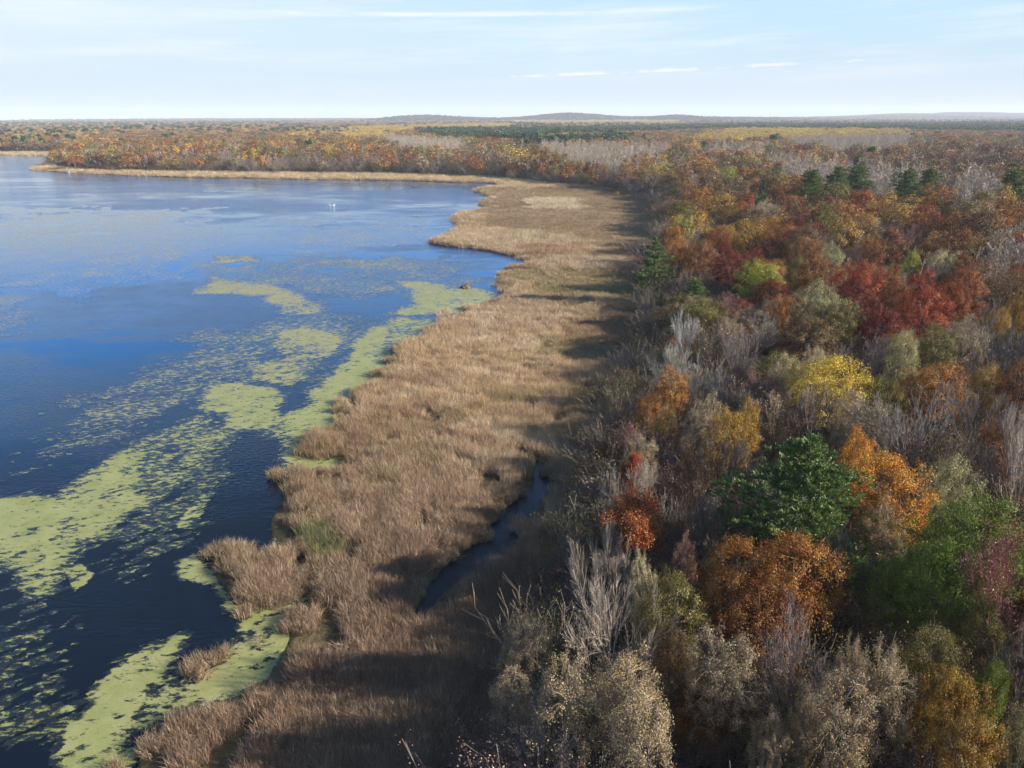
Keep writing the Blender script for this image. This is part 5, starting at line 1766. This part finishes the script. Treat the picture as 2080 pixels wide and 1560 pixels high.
hull_me = bm_mesh('hull', hull, M_white)
bench_me = bm_mesh('bench', lambda bm: (box(bm, -1.5, -1.2, -0.6, 0.6, 0.38, 0.44), box(bm, 0.1, 0.4, -0.55, 0.55, 0.38, 0.44)), M_steel)
motor_me = bm_mesh('outboard_motor', lambda bm: (box(bm, -2.65, -2.33, -0.16, 0.16, 0.55, 1.05, 0.04), box(bm, -2.52, -2.42, -0.05, 0.05, -0.2, 0.55)), M_beak)
for px, py, rz, lab in ((145, 351, 0.25, 'larger white boat drawn up at the reedy point across the lake'), (164, 349.5, 0.1, 'smaller white boat among the reeds right of the larger one')):
    p = at(px, py)
    o = empty('rowing_boat', (p[0], p[1], 0.0), rz)
    o.scale = (1.1, 1.1, 1.5) if px < 150 else (0.75, 0.75, 1.1)
    if px > 150:
        o.location.z = 1.3
    tag(o, lab, 'boat', 'boats at the far point')
    link('hull', hull_me, o); link('bench', bench_me, o)
    if px < 150:
        link('outboard_motor', motor_me, o)


def house(px, py, wdt, dpt, hh, lab):
    p = at(px, py, 12.0)
    z = float(height(p[None])[0])
    o = empty('house', (p[0], p[1], z), prng.uniform(-0.4, 0.4))
    tag(o, lab, 'house')

    def roof(bm):
        x, y, e = wdt / 2 + 0.5, dpt / 2 + 0.6, hh
        v = [bm.verts.new(q) for q in ((-x, -y, e), (x, -y, e), (x, y, e), (-x, y, e), (-x, 0, e + dpt * 0.3), (x, 0, e + dpt * 0.3))]
        for f in ((0, 1, 5, 4), (2, 3, 4, 5), (1, 2, 5), (3, 0, 4), (0, 3, 2, 1)):
            bm.faces.new([v[i] for i in f])
    link('wall', bm_mesh('wall', lambda bm: box(bm, -wdt / 2, wdt / 2, -dpt / 2, dpt / 2, -0.5, hh - 0.004), M_white), o)
    link('roof', bm_mesh('roof', roof, M_roof), o)
    wm = bm_mesh('window', lambda bm: box(bm, -0.7, 0.7, -0.05, 0.05, 0, 1.4), M_glass)
    for k in range(3):
        link('window', wm, o, (-wdt / 3 + k * wdt / 3, -dpt / 2 - 0.03, hh * 0.45))


house(1050, 247.5, 16, 10, 17, 'white house among the yellow trees on the far plain')


def mast(px, py, top, lab):
    p = at(px, py, 8.0)
    o = empty('radio_mast', (p[0], p[1], 0.0))
    tag(o, lab, 'radio mast', 'radio masts on the horizon')

    def lattice(bm):
        w = 0.9
        c = [(w * math.cos(a), w * math.sin(a)) for a in (0.5, 2.594, 4.689)]
        for x, y in c:
            box(bm, x - 0.22, x + 0.22, y - 0.22, y + 0.22, 0, top)
    link('lattice', bm_mesh('lattice', lattice, M_white), o)
    A, B = [], []
    n = int(top / 2.5)
    for i in range(n):
        for k in range(3):
            a0, a1 = 0.5 + k * 2.094, 0.5 + (k + 1) * 2.094
            A.append((0.9 * math.cos(a0), 0.9 * math.sin(a0), i * top / n)); B.append((0.9 * math.cos(a1), 0.9 * math.sin(a1), (i + 1) * top / n))
    A, B = np.array(A), np.array(B)
    V, F = tubes(A, B, np.full(len(A), 0.1), np.full(len(A), 0.1), 4)
    link('brace', mesh_np('brace', V, F, M_steel), o)


mast(506, 246, 58.0, 'taller white radio mast standing in front of the horizon')
mast(160, 243, 62.0, 'fainter thin radio mast further left on the horizon')


def stump(bm):
    rr_ = random.Random(3)
    blob(bm, (0, 0, 0.1), (1.25, 1.0, 0.75), 16, 10)
    for v in bm.verts:
        k = 1 + 0.22 * (rr_.random() - 0.5)
        v.co.x *= k; v.co.y *= k; v.co.z *= k


p = at(944, 585)
o = link('muskrat_lodge', bm_mesh('lodge', stump, M_mud), None, (p[0], p[1], 0))
tag(o, 'brown muskrat lodge of heaped stalks out on the open water', 'muskrat lodge')
st = Wood(5)
g = random.Random(8)
for _ in range(70):
    a = g.uniform(0, 6.28); q = g.uniform(0.1, 1.0)
    b = (1.2 * q * math.cos(a), 0.95 * q * math.sin(a), 0.72 * math.sqrt(max(0, 1 - q * q)))
    d = (g.gauss(0, .6), g.gauss(0, .6), g.uniform(.2, 1))
    L_ = g.uniform(0.3, 0.8)
    st.segs.append((b, (b[0] + d[0] * L_, b[1] + d[1] * L_, b[2] + d[2] * L_), 0.03, 0.012, 0))
A, B, ra, rb2, _l = st.arrays()
V, F = tubes(A, B, ra, rb2, 3)
so = link('stalks', mesh_np('stalks', V, F, M_mud), o); so['kind'] = 'stuff'

p = at(1252, 403)
root = plant('F', p[0], p[1], 0.2, 2.0, 3.6, 'gold', 0.2, 'grey', False)
root.name = 'yellow_shrub'
tag(root, 'single small golden shrub standing out in the open marsh', 'shrub')

build_haze()
tris = sum(sum(len(p.vertices) - 2 for p in m.polygons) if len(m.polygons) < 3000 else len(m.loops) - 2 * len(m.polygons) for m in bpy.data.meshes)
print('unique triangles', tris)
